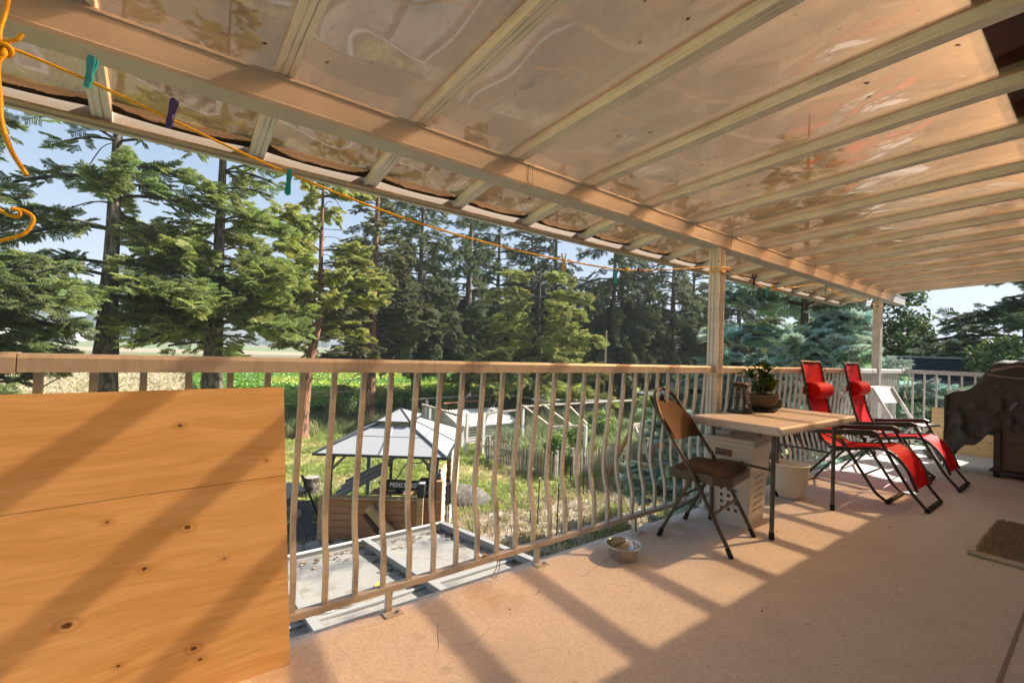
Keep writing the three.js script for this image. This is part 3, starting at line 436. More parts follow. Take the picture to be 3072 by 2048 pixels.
// ---------------------------------------------------------------- small carved box propped on the table's far side
{
  const b = thing('carved_wooden_box', 'small carved brown wooden box on the far table corner', 'box', [4.165, TT, -1.735], 0.35);
  const w = std([0.11, 0.055, 0.035], 0.6), w2 = std([0.17, 0.09, 0.06], 0.6); part(b, 'box_body', rbox(0.10, 0.075, 0.05, 0.006).rotateX(0), w, [0, 0.038, 0]); part(b, 'carved_frame', [box(0.09, 0.009, 0.004, 0, 0.068, 0.026), box(0.09, 0.009, 0.004, 0, 0.010, 0.026), box(0.009, 0.05, 0.004, -0.04, 0.039, 0.026), box(0.009, 0.05, 0.004, 0.04, 0.039, 0.026), box(0.012, 0.03, 0.004, 0, 0.039, 0.026)], w2);
}
// ---------------------------------------------------------------- covered grill
{
  const g = thing('covered_grill', 'gas grill under a wrinkled dark grey cover at the deck end', 'grill', [0, 0, 0]);
  T.cover = tex(256, 256, (u, v) => { const a = fbm(u, v, 50, 50, 2, 5), b = fbm(u, v, 5, 5, 4, 25); return mul3(mix3([0.036, 0.036, 0.036], [0.058, 0.057, 0.055], b), 0.85 + 0.3 * a); }, { rep: [2, 2] });
  const cm = std([1, 1, 1], 0.62, { map: T.cover, side: THREE.DoubleSide });
  const topY = z => lerp(0.885, 1.175, sstep(-1.02, -0.74, z)) - 0.03 * sstep(0.2, 0.45, z), hem = z => lerp(lerp(0.04, 0.30, sstep(-1.17, -0.95, z)), lerp(0.30, 0.49, sstep(-0.93, -0.74, z)), sstep(-0.98, -0.90, z));
  const nz = (a, b, s) => fbm(a * 0.13 + 0.5, b * 0.13 + 0.5, 16, 16, 3, s) - 0.5;
  const cover = sheet(90, 110, (u, v) => {
    const z = lerp(-1.13, 0.55, u), ty = topY(z), h0 = hem(z), edge = sstep(0, 0.05, u); let x, y;
    const shelf = 1 - sstep(-1.0, -0.78, z), xf = 6.98 - 0.02 * shelf, xb = 7.62;
    if (v < 0.45) { const t = v / 0.45; y = lerp(h0, ty - 0.10 * (1 - shelf) - 0.02, Math.pow(t, 0.9)); x = xf - 0.10 * Math.pow(1 - t, 1.5) * (0.6 + 0.8 * vn(z * 5 + 9, 3, 0, 0, 4)); }
    else if (v < 0.75) { const t = (v - 0.45) / 0.30, a = t * Math.PI; x = lerp(xf, xb, 0.5 - 0.5 * Math.cos(a)); y = ty - 0.02 + (0.06 * Math.sin(a)) * (1 - shelf) - 0.10 * (1 - shelf) * (1 - sstep(0, 0.25, t)) - 0.02 * sstep(0.7, 1, t); }
    else { const t = (v - 0.75) / 0.25; x = xb + 0.05 * t; y = lerp(ty - 0.04, 0.35, t); }
    const fold = 0.020 * Math.sin(z * 13 + 2.5 * nz(z * 3, y * 2, 3) * 6 + y * 4) * sstep(0, 0.2, 0.45 - v < 0 ? 0 : 0.45 - v) + 0.016 * nz(z * 9, y * 3, 7), crease = 0.022 * nz(x * 10, z * 10, 9);
    return [x - fold, y + (v > 0.3 ? crease * 0.9 : crease * 0.3) - (1 - edge) * 0.05, z - 0.03 * (1 - edge) + 0.012 * nz(y * 9, x * 4, 12)];
  }, (u, v) => [u * 1.7, v * 2]);
  const side = sheet(40, 40, (u, v) => { const x = lerp(6.93, 7.64, u), b = lerp(0.10, 0.35, u), y = lerp(0.86, b, v), o = 0.04 * v + 0.02 * v * Math.sin(x * 15 + 2) + 0.012 * nz(x * 9, y * 9, 15); return [x, y - 0.02 * Math.sin(u * 9) * v, -1.135 - o]; }, (u, v) => [u * 0.8, v]);
  part(g, 'cover', cover, cm); part(g, 'cover_side', side, cm);
  // drawstring loop and gathered folds on top of the cover
  part(g, 'cover_handle', [tube([[6.96, 1.10, -0.80], [6.94, 1.13, -0.70], [6.96, 1.155, -0.60], [6.97, 1.14, -0.50], [6.98, 1.15, -0.40]], 0.012, 6), tube([[6.93, 1.06, -0.82], [6.925, 1.04, -0.72], [6.935, 1.03, -0.58], [6.93, 1.035, -0.42]], 0.008, 6)], std([0.26, 0.22, 0.20], 0.45));
  part(g, 'cover_strap', bar([6.905, 0.79, -0.61], [6.89, 0.70, -0.66], 0.004, 0.022), std([0.22, 0.19, 0.18], 0.5));
  const cab = phy([0.10, 0.052, 0.042], 0.45, { clearcoat: 0.2 }), fr = std([0.05, 0.035, 0.03], 0.5); part(g, 'cabinet', box(0.5, 0.44, 0.62, 7.19, 0.30, -0.40), cab); part(g, 'cabinet_door', rbox(0.02, 0.27, 0.56, 0.004), cab, [6.93, 0.22, -0.40]); part(g, 'cabinet_door', rbox(0.02, 0.12, 0.56, 0.004), cab, [6.93, 0.43, -0.40]);
  for (const [x, z] of [[6.93, -0.745], [7.45, -0.745], [6.93, 0.1], [7.45, 0.1]]) { part(g, 'cabinet_leg', box(0.055, 0.45, 0.05, x, 0.255, z), fr); part(g, 'caster', new THREE.CylinderGeometry(0.04, 0.04, 0.045, 14).rotateX(Math.PI / 2).translate(x, 0.04, z), M.rubber); }
  part(g, 'bottom_shelf', box(0.6, 0.02, 0.9, 7.2, 0.065, -0.35), fr);
  const bag = new THREE.IcosahedronGeometry(1, 4), bp = bag.attributes.position; for (let i = 0; i < bp.count; i++) { const k = 1 + 0.25 * nz(bp.getX(i) * 3, bp.getY(i) * 3 + bp.getZ(i), 21); bp.setXYZ(i, bp.getX(i) * 0.16 * k, Math.max(-0.9, bp.getY(i)) * 0.085 * k + 0.076, bp.getZ(i) * 0.12 * k); } bag.computeVertexNormals();
  solo('cover_bag', bag, cm, 'crumpled dark grey cloth bag on the floor beside the grill', 'bag', null, [7.55, 0, -1.32]);
}
// ---------------------------------------------------------------- door mat
{
  const m = thing('door_mat', 'shaggy beige door mat with a woven border at right', 'mat', [4.42, 0, -0.02]);
  T.mat = tex(256, 256, (u, v) => mul3(mix3([0.20, 0.165, 0.12], [0.36, 0.31, 0.24], fbm(u, v, 40, 60, 3, 5)), 0.8 + 0.4 * fbm(u, v, 5, 5, 3, 15)));
  const base = sheet(60, 60, (u, v) => [lerp(-0.50, 0.50, u), 0.012 + 0.014 * fbm(u, v, 50, 50, 2, 8) * (Math.min(u, 1 - u, v, 1 - v) > 0.01 ? 1 : 0), lerp(0.55, -0.50, v) + 0.01 * Math.sin(u * 9)]); part(m, 'pile_base', base, std([1, 1, 1], 1, { map: T.mat }));
  const tuft = join([0, 1, 2, 3].map(i => { const g = new THREE.ConeGeometry(0.003, 0.026, 3); g.rotateX((i % 2 ? 1 : -1) * 0.6); g.rotateY(i * 1.7); g.translate((i % 2) * 0.006, 0.01, (i >> 1) * 0.006); return g; }));
  const N = 5200, im = new THREE.InstancedMesh(tuft, std([0.62, 0.54, 0.42], 1), N), r = rng(9), o = new THREE.Object3D(), cc = new THREE.Color(); for (let i = 0; i < N; i++) { o.position.set(-0.44 + r() * 0.9, 0.018, -0.49 + r() * 0.62); o.rotation.set(0, r() * 6.28, 0); const s = 0.7 + r() * 0.7; o.scale.set(s, s, s); o.updateMatrix(); im.setMatrixAt(i, o.matrix); const k = 0.6 + r() * 0.6; im.setColorAt(i, cc.setRGB(k, k * 0.97, k * 0.9)); } im.name = 'pile'; im.userData.kind = 'stuff'; im.castShadow = im.receiveShadow = true; m.add(im);
  part(m, 'border', [tube([[-0.50, 0.014, -0.52], [-0.505, 0.014, -0.2], [-0.495, 0.014, 0.5]], 0.014, 6), tube([[-0.475, 0.014, -0.51], [-0.478, 0.014, -0.2], [-0.47, 0.014, 0.5]], 0.011, 6)], std([0.55, 0.48, 0.36], 0.9));
}
// ---------------------------------------------------------------- clothesline, pegs, loose ropes
T.rope = tex(64, 64, (u, v) => { const s = Math.sin((u + v * 3) * Math.PI * 4) * 0.5 + 0.5; return mix3([0.66, 0.34, 0.003], [0.95, 0.60, 0.02], s); }, { rep: [1, 40] });
M.rope = std([1, 1, 1], 0.55, { map: T.rope });
M.teal = phy([0.02, 0.52, 0.72], 0.35, { transmission: 0.2, thickness: 0 }); M.navy = phy([0.015, 0.018, 0.22], 0.35); M.yellow = phy([0.78, 0.50, 0.01], 0.4); M.purple = phy([0.06, 0.025, 0.09], 0.4);
{
  const zr = -1.735, L1 = [[-0.36, 1.852], [-0.195, 1.822], [-0.01, 1.776], [0.317, 1.70], [0.75, 1.632], [1.2, 1.60], [1.616, 1.595], [2.016, 1.605], [2.25, 1.628], [2.7, 1.70], [3.08, 1.765], [3.30, 1.785]].map(([x, y]) => [x * (1.735 / 1.72), EYE + (y - EYE) * (1.735 / 1.72), zr]);
  const rope = thing('clothesline', 'yellow rope clothesline slung under the beam between the posts', 'clothesline');
  part(rope, 'rope', tube([...L1, [3.40, 1.79, -1.785], [3.55, 1.765, -1.78], [3.72, 1.742, zr - 0.02], [3.95, 1.716, zr - 0.02], [4.4, 1.768, zr - 0.02], [4.98, 1.868, zr - 0.02], [5.3, 1.852, -1.75], [6.0, 1.83, -1.76], [7.18, 1.85, -1.79]], 0.0042, 6, 160), M.rope);
  part(rope, 'hanging_loop', tube([[-0.362, 2.06, -1.78], [-0.358, 1.96, -1.745], [-0.366, 1.88, -1.735], [-0.352, 1.84, -1.73], [-0.364, 1.80, -1.73], [-0.358, 1.72, -1.735]], 0.0052, 6), M.rope);
  part(rope, 'knot', [new THREE.TorusKnotGeometry(0.013, 0.0062, 60, 6, 2, 3).translate(-0.362, 1.845, -1.733), tube([[-0.355, 1.865, -1.73], [-0.335, 1.875, -1.725], [-0.322, 1.895, -1.72]], 0.005, 6)], M.rope);
  part(rope, 'rope_tail', tube([[-0.358, 1.72, -1.735], [-0.352, 1.66, -1.73], [-0.332, 1.59, -1.725], [-0.300, 1.53, -1.72]], 0.0062, 6), M.rope);
  part(rope, 'rope_curl', tube([[-0.37, 1.45, -1.74], [-0.335, 1.425, -1.73], [-0.312, 1.421, -1.725], [-0.309, 1.435, -1.72], [-0.325, 1.438, -1.72], [-0.30, 1.437, -1.722], [-0.283, 1.418, -1.72], [-0.30, 1.378, -1.722], [-0.345, 1.352, -1.73], [-0.37, 1.34, -1.735]], 0.0046, 6, 80), M.rope);
  part(rope, 'post_wrap', [0, 1].map(i => { const g = new THREE.TorusGeometry(0.0, 0.004, 4, 8); return tube([[3.31, 1.785 - i * 0.012, -1.806], [3.40, 1.79 - i * 0.012, -1.806], [3.401, 1.79 - i * 0.012, -1.898], [3.309, 1.788 - i * 0.012, -1.898]], 0.004, 6, 32, 0.1, true); }), M.rope);
  const tw = thing('twine', 'thin tan twine tied round the beam above the post', 'twine'); const tm = std([0.45, 0.30, 0.15], 0.9);
  part(tw, 'tied_strand', [tube([[3.44, 2.10, -1.785], [3.43, 2.02, -1.79], [3.42, 1.96, -1.792], [3.36, 1.86, -1.80], [3.32, 1.82, -1.802]], 0.0022, 5)], tm); part(tw, 'loose_end', [tube([[3.28, 1.855, -1.80], [3.26, 1.85, -1.79], [3.25, 1.84, -1.785], [3.26, 1.835, -1.79]], 0.004, 5)], tm);
  const tw2 = thing('twine', 'thin tan twine hanging from the beam past the first post', 'twine'); part(tw2, 'hanging_strand', [tube([[5.03, 2.09, -1.785], [5.03, 1.95, -1.79], [5.03, 1.80, -1.77], [5.02, 1.72, -1.77]], 0.002, 5)], tm); part(tw2, 'frayed_end', new THREE.ConeGeometry(0.012, 0.05, 6).translate(5.02, 1.70, -1.77), tm);
  // a peg: two arms pinched by a spring
  const armG = (() => { const g = extrude([[-0.0055, -0.042], [0.0055, -0.042], [0.0075, -0.020], [0.0055, 0.0], [0.0085, 0.03], [0.008, 0.042], [0, 0.047], [-0.008, 0.042], [-0.0085, 0.03], [-0.0055, 0.0], [-0.0075, -0.020]], 0.004, 0.0012); g.translate(0, 0, 0.001); return g; })(), springG = new THREE.TorusGeometry(0.006, 0.0013, 5, 12);
  function peg(label, mat, [x, y, z], roll, turn, open = 0.10) {
    const p = thing('clothes_peg', label, 'clothes peg', [x, y, z], turn, 'plastic clothes pegs on the line'); const a = part(p, 'arm', armG, mat); a.rotation.set(open, 0, roll); const b = part(p, 'arm', armG, mat); b.rotation.set(-open, 0, roll); b.scale.z = -1; part(p, 'spring', springG, M.screw).rotation.set(0, 1.57, 0); return p;
  }
  const on = x => { for (let i = 1; i < L1.length; i++) if (x <= L1[i][0]) { const a = L1[i - 1], b = L1[i]; return lerp(a[1], b[1], (x - a[0]) / (b[0] - a[0])); } return 1.78; };
  const px = (x, dy = 0) => [x, on(x) + dy, zr + 0.004];
  peg('teal clothes peg standing upward, nearest the rope knot at left', M.teal, px(-0.192, 0.022), -0.12, -0.35, 0.13);
  peg('dark blue clothes peg standing upward between two teal pegs', M.navy, px(-0.008, 0.016), -0.16, -0.5, 0.05);
  peg('teal clothes peg hanging down past the dark blue one', M.teal, px(0.322, -0.030), 3.1, -0.3, 0.04);
  peg('yellow clothes peg hanging open alone on the long rope span', M.yellow, px(1.63, -0.006), 2.95, 0.9, 0.20);
  peg('teal clothes peg hanging open beside a yellow one', M.teal, px(2.04, -0.036), 3.14, 0.9, 0.20);
  peg('yellow clothes peg clipped sideways beside a hanging teal one', M.yellow, px(2.14, 0.004), 1.9, 0.7, 0.22);
  peg('dark purple peg lying along the rope left of the post', M.purple, px(2.27, 0), 1.57, 0.2, 0.05);
  const z2 = zr - 0.015; peg('purple clothes peg standing open just right of the post', M.purple, [3.72, 1.757, z2], 0.1, 0.9, 0.22); peg('teal clothes peg hanging where the rope dips past the post', M.teal, [3.96, 1.69, z2], 3.2, 0.8, 0.15); peg('yellow clothes peg beside the teal one at the rope dip', M.yellow, [4.02, 1.722, z2], 1.2, 0.8, 0.2); peg('yellow clothes peg lying along the rising rope', M.yellow, [4.42, 1.772, z2], 1.75, 0.4, 0.2); peg('teal clothes peg hanging near the twine strand', M.teal, [5.2, 1.845, z2], 3.14, 0.6, 0.08); peg('teal clothes peg lying sideways by the second post', M.teal, [7.0, 1.84, -1.79], 1.7, 0.4, 0.25);
  // string knotted on the bottom rail, rope on the far railing corner
  solo('string_loop', join([tube([[1.30, 0.117, RZ + 0.01], [1.33, 0.125, RZ + 0.022], [1.35, 0.10, RZ + 0.026], [1.345, 0.06, RZ + 0.03], [1.32, 0.025, RZ + 0.03], [1.335, 0.012, RZ + 0.035], [1.352, 0.03, RZ + 0.032], [1.365, 0.07, RZ + 0.028], [1.355, 0.11, RZ + 0.024]], 0.0025, 5, 60), new THREE.TorusKnotGeometry(0.008, 0.004, 40, 5).translate(1.29, 0.12, RZ + 0.005)]), std([0.45, 0.36, 0.26], 0.9), 'pale string knotted round the bottom rail near the bowl', 'string');
  solo('rope_end', join([tube([[8.30, 1.075, RZ + 0.03], [8.42, 1.085, RZ + 0.07], [8.47, 1.03, RZ + 0.1], [8.40, 0.96, RZ + 0.1], [8.33, 0.985, RZ + 0.05]], 0.006, 5), tube([[8.40, 0.97, RZ + 0.09], [8.38, 0.88, RZ + 0.08], [8.37, 0.78, RZ + 0.06], [8.36, 0.70, RZ + 0.055]], 0.007, 5), new THREE.ConeGeometry(0.02, 0.08, 7).translate(8.36, 0.70, RZ + 0.055)]), std([0.60, 0.50, 0.36], 0.9), 'frayed pale rope knotted over the far railing corner', 'rope');
}
// ---------------------------------------------------------------- ground, fields, far land
T.lawn = tex(1024, 1024, (u, v) => { const a = fbm(u, v, 4, 4, 5, 3), b = fbm(u, v, 120, 120, 2, 13), d = fbm(u, v, 7, 7, 4, 23); let c = mix3([0.24, 0.27, 0.06], [0.34, 0.34, 0.09], a); c = mix3(c, [0.46, 0.38, 0.22], 0.8 * sstep(0.58, 0.76, d)); return mul3(c, 0.7 + 0.6 * b); }, { rep: [1 / 11, 1 / 11] });
T.soil = tex(512, 512, (u, v) => { const a = fbm(u, v, 5, 5, 5, 33), b = fbm(u, v, 130, 130, 2, 43), s = fbm(u, v, 60, 60, 1, 53); let c = mix3([0.27, 0.225, 0.17], [0.46, 0.39, 0.31], a); c = mul3(c, 0.65 + 0.7 * b); if (s > 0.88) c = mix3(c, [0.5, 0.47, 0.42], 0.7); return c; }, { rep: [0.3, 0.3] });
T.gravel = tex(512, 512, (u, v) => { const b = fbm(u, v, 90, 90, 2, 63), a = fbm(u, v, 6, 6, 3, 73); return mul3([0.085, 0.088, 0.092], 0.35 + 1.1 * b + 0.3 * a); }, { rep: [0.5, 0.5] });
T.farm = tex(1024, 1024, (u, v) => { const a = fbm(u, v, 3, 9, 4, 83), b = fbm(u, v, 8, 40, 3, 93), n = fbm(u, v, 100, 200, 2, 97); let c = mix3([0.15, 0.14, 0.055], [0.25, 0.195, 0.105], sstep(0.4, 0.6, a)); c = mix3(c, [0.14, 0.20, 0.06], 0.7 * sstep(0.55, 0.7, b)); return mul3(c, 0.8 + 0.4 * n); }, { rep: [1 / 420, 1 / 420] });
T.stubble = tex(512, 512, (u, v) => { const b = fbm(u, v, 26, 70, 3, 5), n = fbm(u, v, 90, 90, 2, 15), g = fbm(u, v, 12, 12, 3, 25); let c = mix3([0.26, 0.20, 0.11], [0.68, 0.58, 0.40], sstep(0.35, 0.65, b)); c = mix3(c, [0.22, 0.24, 0.07], 0.6 * sstep(0.55, 0.7, g)); return mul3(c, 0.65 + 0.7 * n); }, { rep: [1 / 7, 1 / 7] });
T.crop = tex(512, 512, (u, v) => { const b = fbm(u, v, 40, 40, 2, 35), n = fbm(u, v, 10, 10, 3, 45); let c = mix3([0.045, 0.10, 0.012], [0.20, 0.34, 0.04], b); c = mix3(c, [0.33, 0.36, 0.06], 0.5 * sstep(0.5, 0.75, n)); return c; }, { rep: [1 / 9, 1 / 9] });
function flat(pts, y, mat, name, label, n = 0) {
  const s = new THREE.Shape(pts.map(([x, z]) => new THREE.Vector2(x, -z))), g = new THREE.ShapeGeometry(s, 12); g.rotateX(-Math.PI / 2); const p = g.attributes.position, uv = g.attributes.uv; for (let i = 0; i < p.count; i++) { uv.setXY(i, p.getX(i), p.getZ(i)); } g.translate(0, y, 0); return struct(name, g, mat, label);
}
const wob = (pts, k, seed) => { const r = rng(seed), out = []; for (let i = 0; i < pts.length; i++) { const a = pts[i], b = pts[(i + 1) % pts.length], n = 8; for (let j = 0; j < n; j++) out.push([lerp(a[0], b[0], j / n) + (r() - 0.5) * k, lerp(a[1], b[1], j / n) + (r() - 0.5) * k]); } return out; };
{
  const c = []; for (let i = 0; i < 64; i++) c.push([1500 * Math.cos(i / 64 * 6.2832), 1500 * Math.sin(i / 64 * 6.2832)]);
  flat(c, GROUND - 0.012, std([1, 1, 1], 1, { map: T.farm }), 'ground', 'flat farmland reaching to the horizon');
  flat([[-60, 12], [60, 12], [60, -28], [-60, -28]], GROUND - 0.004, std([1, 1, 1], 1, { map: T.lawn }), 'lawn', 'patchy dry lawn of the back yard');
  flat([[-90, -27], [2.2, -27], [3.4, -90], [-90, -90]], GROUND - 0.002, std([1, 1, 1], 1, { map: T.stubble }), 'stubble_field', 'pale harvested stubble field');
  flat([[2.2, -26.6], [90, -26.6], [140, -95], [3.4, -95]], GROUND + 0.002, std([1, 1, 1], 1, { map: T.crop }), 'crop_field', 'bright green leafy crop field beyond the trees');
  flat(wob([[5.2, -9.9], [7.2, -9.7], [9.4, -9.3], [13, -7.6], [14, -2], [2, -2], [2.5, -6]], 0.5, 3), GROUND + 0.004, std([1, 1, 1], 1, { map: T.soil }), 'bare_soil', 'bare sandy soil patch below the deck');
  flat(wob([[-2, -9.0], [2.6, -9.3], [2.9, -10.4], [3.3, -12.8], [1.5, -14.2], [-2, -14]], 0.3, 4), GROUND + 0.008, std([1, 1, 1], 1, { map: T.gravel }), 'gravel_bed', 'dark grey gravel bed round the spool table');
  flat(wob([[2.4, -13.2], [5.6, -13.6], [6.0, -14.6], [3.4, -15.1]], 0.4, 6), GROUND + 0.003, std([1, 1, 1], 1, { map: T.soil }), 'bare_soil', 'dry bare patch behind the gazebo');
  flat([[-400, -168], [160, -168], [260, -232], [-400, -232]], GROUND - 0.005, std([0.34, 0.26, 0.17], 1), 'ploughed_field', 'pale tan ploughed field strip');
  flat([[-400, -240], [300, -240], [420, -330], [-400, -330]], GROUND - 0.006, std([0.13, 0.20, 0.055], 1), 'green_field', 'green field strip farther off');
}
// mountains in the haze
{
  const ridge = (name, label, dist, a0, a1, hf, seed, col) => { const n = 90; const g = sheet(n, 10, (u, v) => { const a = lerp(a0, a1, u), d = dist + v * 260, h = hf(u) * (0.8 + 0.4 * fbm(u, 0.5, 14, 2, 4, seed)); return [Math.sin(a) * d, GROUND - 1 + h * Math.sin(v * Math.PI * 0.5) * (0.92 + 0.16 * vn(u * 60, v * 8, 0, 0, seed)), -Math.cos(a) * d]; }); struct(name, g, std(col, 1), label); };
  const bump = (c, w) => u => Math.exp(-Math.pow((u - c) / w, 2));
  ridge('mountain', 'pale blue mountain ridge dissolving in haze', 1120, -20 * RAD, 75 * RAD, u => 26 + 78 * bump(0.28, 0.10)(u) + 46 * bump(0.42, 0.12)(u) + 40 * bump(0.6, 0.15)(u) + 50 * bump(0.85, 0.12)(u), 5, [0.035, 0.05, 0.045]);
  ridge('mountain', 'lower wooded foothill in haze', 900, -25 * RAD, 60 * RAD, u => 9 + 20 * bump(0.42, 0.08)(u) + 14 * bump(0.62, 0.1)(u), 9, [0.03, 0.045, 0.03]);
}
// instanced ground cover
function scatter(name, geo, mat, n, place, label, parent, cat) {
  const im = new THREE.InstancedMesh(geo, mat, n), o = new THREE.Object3D(), c = new THREE.Color(); let k = 0;
  for (let i = 0; i < n; i++) { const p = place(i); if (!p) continue; o.position.set(p.x, p.y, p.z); o.rotation.set(p.rx || 0, p.ry || 0, p.rz || 0, 'YXZ'); o.scale.set(p.s, p.sy || p.s, p.s); o.updateMatrix(); im.setMatrixAt(k, o.matrix); im.setColorAt(k, c.setRGB(...p.c)); k++; }
  im.count = k; im.name = parent ? name : numbered(name); im.userData = parent ? { kind: 'stuff' } : { kind: 'stuff', label, category: cat }; im.castShadow = im.receiveShadow = true; (parent || scene).add(im); return im;
}
const bladeTuft = (n, h, sp, w, seed) => { const r = rng(seed), pos = [], nor = []; for (let i = 0; i < n; i++) { const a = r() * 6.28, d = r() * sp, x = Math.cos(a) * d, z = Math.sin(a) * d, b = r() * 6.28, l = h * (0.5 + 0.7 * r()), t = 0.25 + 0.6 * r(), wx = Math.cos(b + 1.57) * w, wz = Math.sin(b + 1.57) * w, mx = x + Math.cos(b) * l * t * 0.35, mz = z + Math.sin(b) * l * t * 0.35, ex = x + Math.cos(b) * l * t, ez = z + Math.sin(b) * l * t; pos.push(x - wx, 0, z - wz, x + wx, 0, z + wz, mx + wx * 0.8, l * 0.6, mz + wz * 0.8, x - wx, 0, z - wz, mx + wx * 0.8, l * 0.6, mz + wz * 0.8, mx - wx * 0.8, l * 0.6, mz - wz * 0.8, mx - wx * 0.8, l * 0.6, mz - wz * 0.8, mx + wx * 0.8, l * 0.6, mz + wz * 0.8, ex, l * 0.95, ez); } const g = new THREE.BufferGeometry(); g.setAttribute('position', new THREE.Float32BufferAttribute(pos, 3)); g.computeVertexNormals(); return g; };
const leafy = phy([1, 1, 1], 0.75, { side: THREE.DoubleSide, transmission: 0.5, thickness: 0 });
{
  const r = rng(61), gt = bladeTuft(14, 0.09, 0.12, 0.006, 2), patch = (x, z) => fbm(x / 11 + 5, z / 11 + 5, 7, 7, 4, 23);
  const inSoil = (x, z) => (z > -9.6 && x > 2 && x < 13 && z < -1) && fbm(x / 6 + 9, z / 6 + 9, 9, 9, 3, 3) < 0.60;
  scatter('grass', gt, leafy, 62000, () => { const z = -4 - Math.pow(r(), 0.8) * 24, x = -3 + r() * (12 + -z * 1.2); if (inSoil(x, z) || (x < 3.2 && z > -14 && z < -9)) return null; const dry = sstep(0.48, 0.68, patch(x, z)); if (r() < dry * 0.5) return null; const k = 0.6 + r() * 0.8; return { x, y: GROUND, z, ry: r() * 6.28, s: 0.7 + r() * 0.8, c: mul3(mix3([0.30, 0.38, 0.065], [0.58, 0.50, 0.24], clamp(dry * 0.9 + (r() < 0.2 ? 0.4 : 0))), k) }; }, 'short patchy grass of the lawn', null, 'grass');
  const tall = bladeTuft(18, 0.55, 0.22, 0.009, 7);
  scatter('tall_grass', tall, leafy, 5200, i => { const m = i % 10; let x, z; if (m < 5) { x = -4 + r() * 40; z = -21.5 - r() * 5; } else if (m < 8) { x = 11 + r() * 9; z = -11.5 - r() * 4.5; } else { x = 9 + r() * 16; z = -17.5 - r() * 5; } if (x > 2.5 && x < 6.5 && z > -13) return null; const k = 0.6 + r() * 0.7; return { x, y: GROUND, z, ry: r() * 6.28, s: (m < 5 ? 0.6 : 0.9) + r() * 0.8, c: mul3(r() < 0.3 ? [0.5, 0.43, 0.2] : [0.20, 0.31, 0.065], k) }; }, 'tall uncut grass along the field edge and round the run', null, 'grass');
  const straw = bladeTuft(7, 0.12, 0.12, 0.009, 12);
  scatter('dry_straw', straw, leafy, 5200, () => { const x = 1.5 + r() * 12, z = -3 - r() * 7.2; const k = 0.6 + r() * 0.6; return { x, y: GROUND, z, ry: r() * 6.28, s: 0.5 + r(), c: mul3(r() < 0.2 ? [0.25, 0.30, 0.07] : [0.52, 0.42, 0.26], k) }; }, 'dry straw on the bare soil', null, 'straw');
  // crop plants: rosettes of broad leaves
  const rr = rng(4), cp = []; for (let i = 0; i < 9; i++) { const a = i / 9 * 6.28 + rr(), l = 0.16 + rr() * 0.12, w = 0.055 + rr() * 0.03, y0 = 0.05 + rr() * 0.25, t = 0.3 + rr() * 0.5, ca = Math.cos(a), sa = Math.sin(a); const P = (d, s, y) => [ca * d - sa * s, y, sa * d + ca * s]; const A = P(0.02, 0, y0), B = P(l * 0.5, w, y0 + l * t * 0.6), Cc = P(l, 0, y0 + l * t * 0.5), D = P(l * 0.5, -w, y0 + l * t * 0.6); cp.push(...A, ...B, ...Cc, ...A, ...Cc, ...D); }
  const cg = new THREE.BufferGeometry(); cg.setAttribute('position', new THREE.Float32BufferAttribute(cp, 3)); cg.computeVertexNormals();
  scatter('crop_plants', cg, leafy, 52000, () => { const z = -26.8 - Math.pow(r(), 1.5) * 50, x = 2.4 + r() * (12 - z * 0.75); const n = fbm(x / 30 + 3, z / 30 + 3, 6, 6, 3, 4), k = 0.55 + r() * 0.9; return { x, y: GROUND, z, ry: r() * 6.28, s: 0.9 + r() * 1.1, c: mul3(mix3([0.20, 0.40, 0.03], [0.46, 0.54, 0.07], sstep(0.42, 0.66, n)), k) }; }, 'low leafy crop plants filling the green field', null, 'crop');
  const st = bladeTuft(8, 0.22, 0.2, 0.02, 22);
  scatter('stubble', st, leafy, 16000, () => { const z = -27 - Math.pow(r(), 1.4) * 45, x = 3 - r() * (16 - z * 0.3); const k = 0.55 + r() * 0.8; return { x, y: GROUND, z, ry: r() * 6.28, s: 0.6 + r() * 0.9, c: mul3(r() < 0.2 ? [0.22, 0.25, 0.06] : [0.62, 0.53, 0.36], k) }; }, 'pale corn stubble lying in the harvested field', null, 'stubble');
  const peb = new THREE.IcosahedronGeometry(1, 0); scatter('pebbles', peb, std([1, 1, 1], 0.95), 5200, i => { const g = i % 2, x = g ? -1.5 + r() * 4.6 : 3 + r() * 9, z = g ? -9.2 - r() * 4.6 : -4 - r() * 5.8, k = 0.5 + r() * 0.9; return { x, y: GROUND + 0.008, z, ry: r() * 6, rx: r() * 3, s: 0.012 + r() * r() * 0.05, c: g ? mul3([0.11, 0.112, 0.118], k) : mul3([0.36, 0.32, 0.27], k) }; }, 'loose pebbles in the gravel and the soil', null, 'gravel');
}
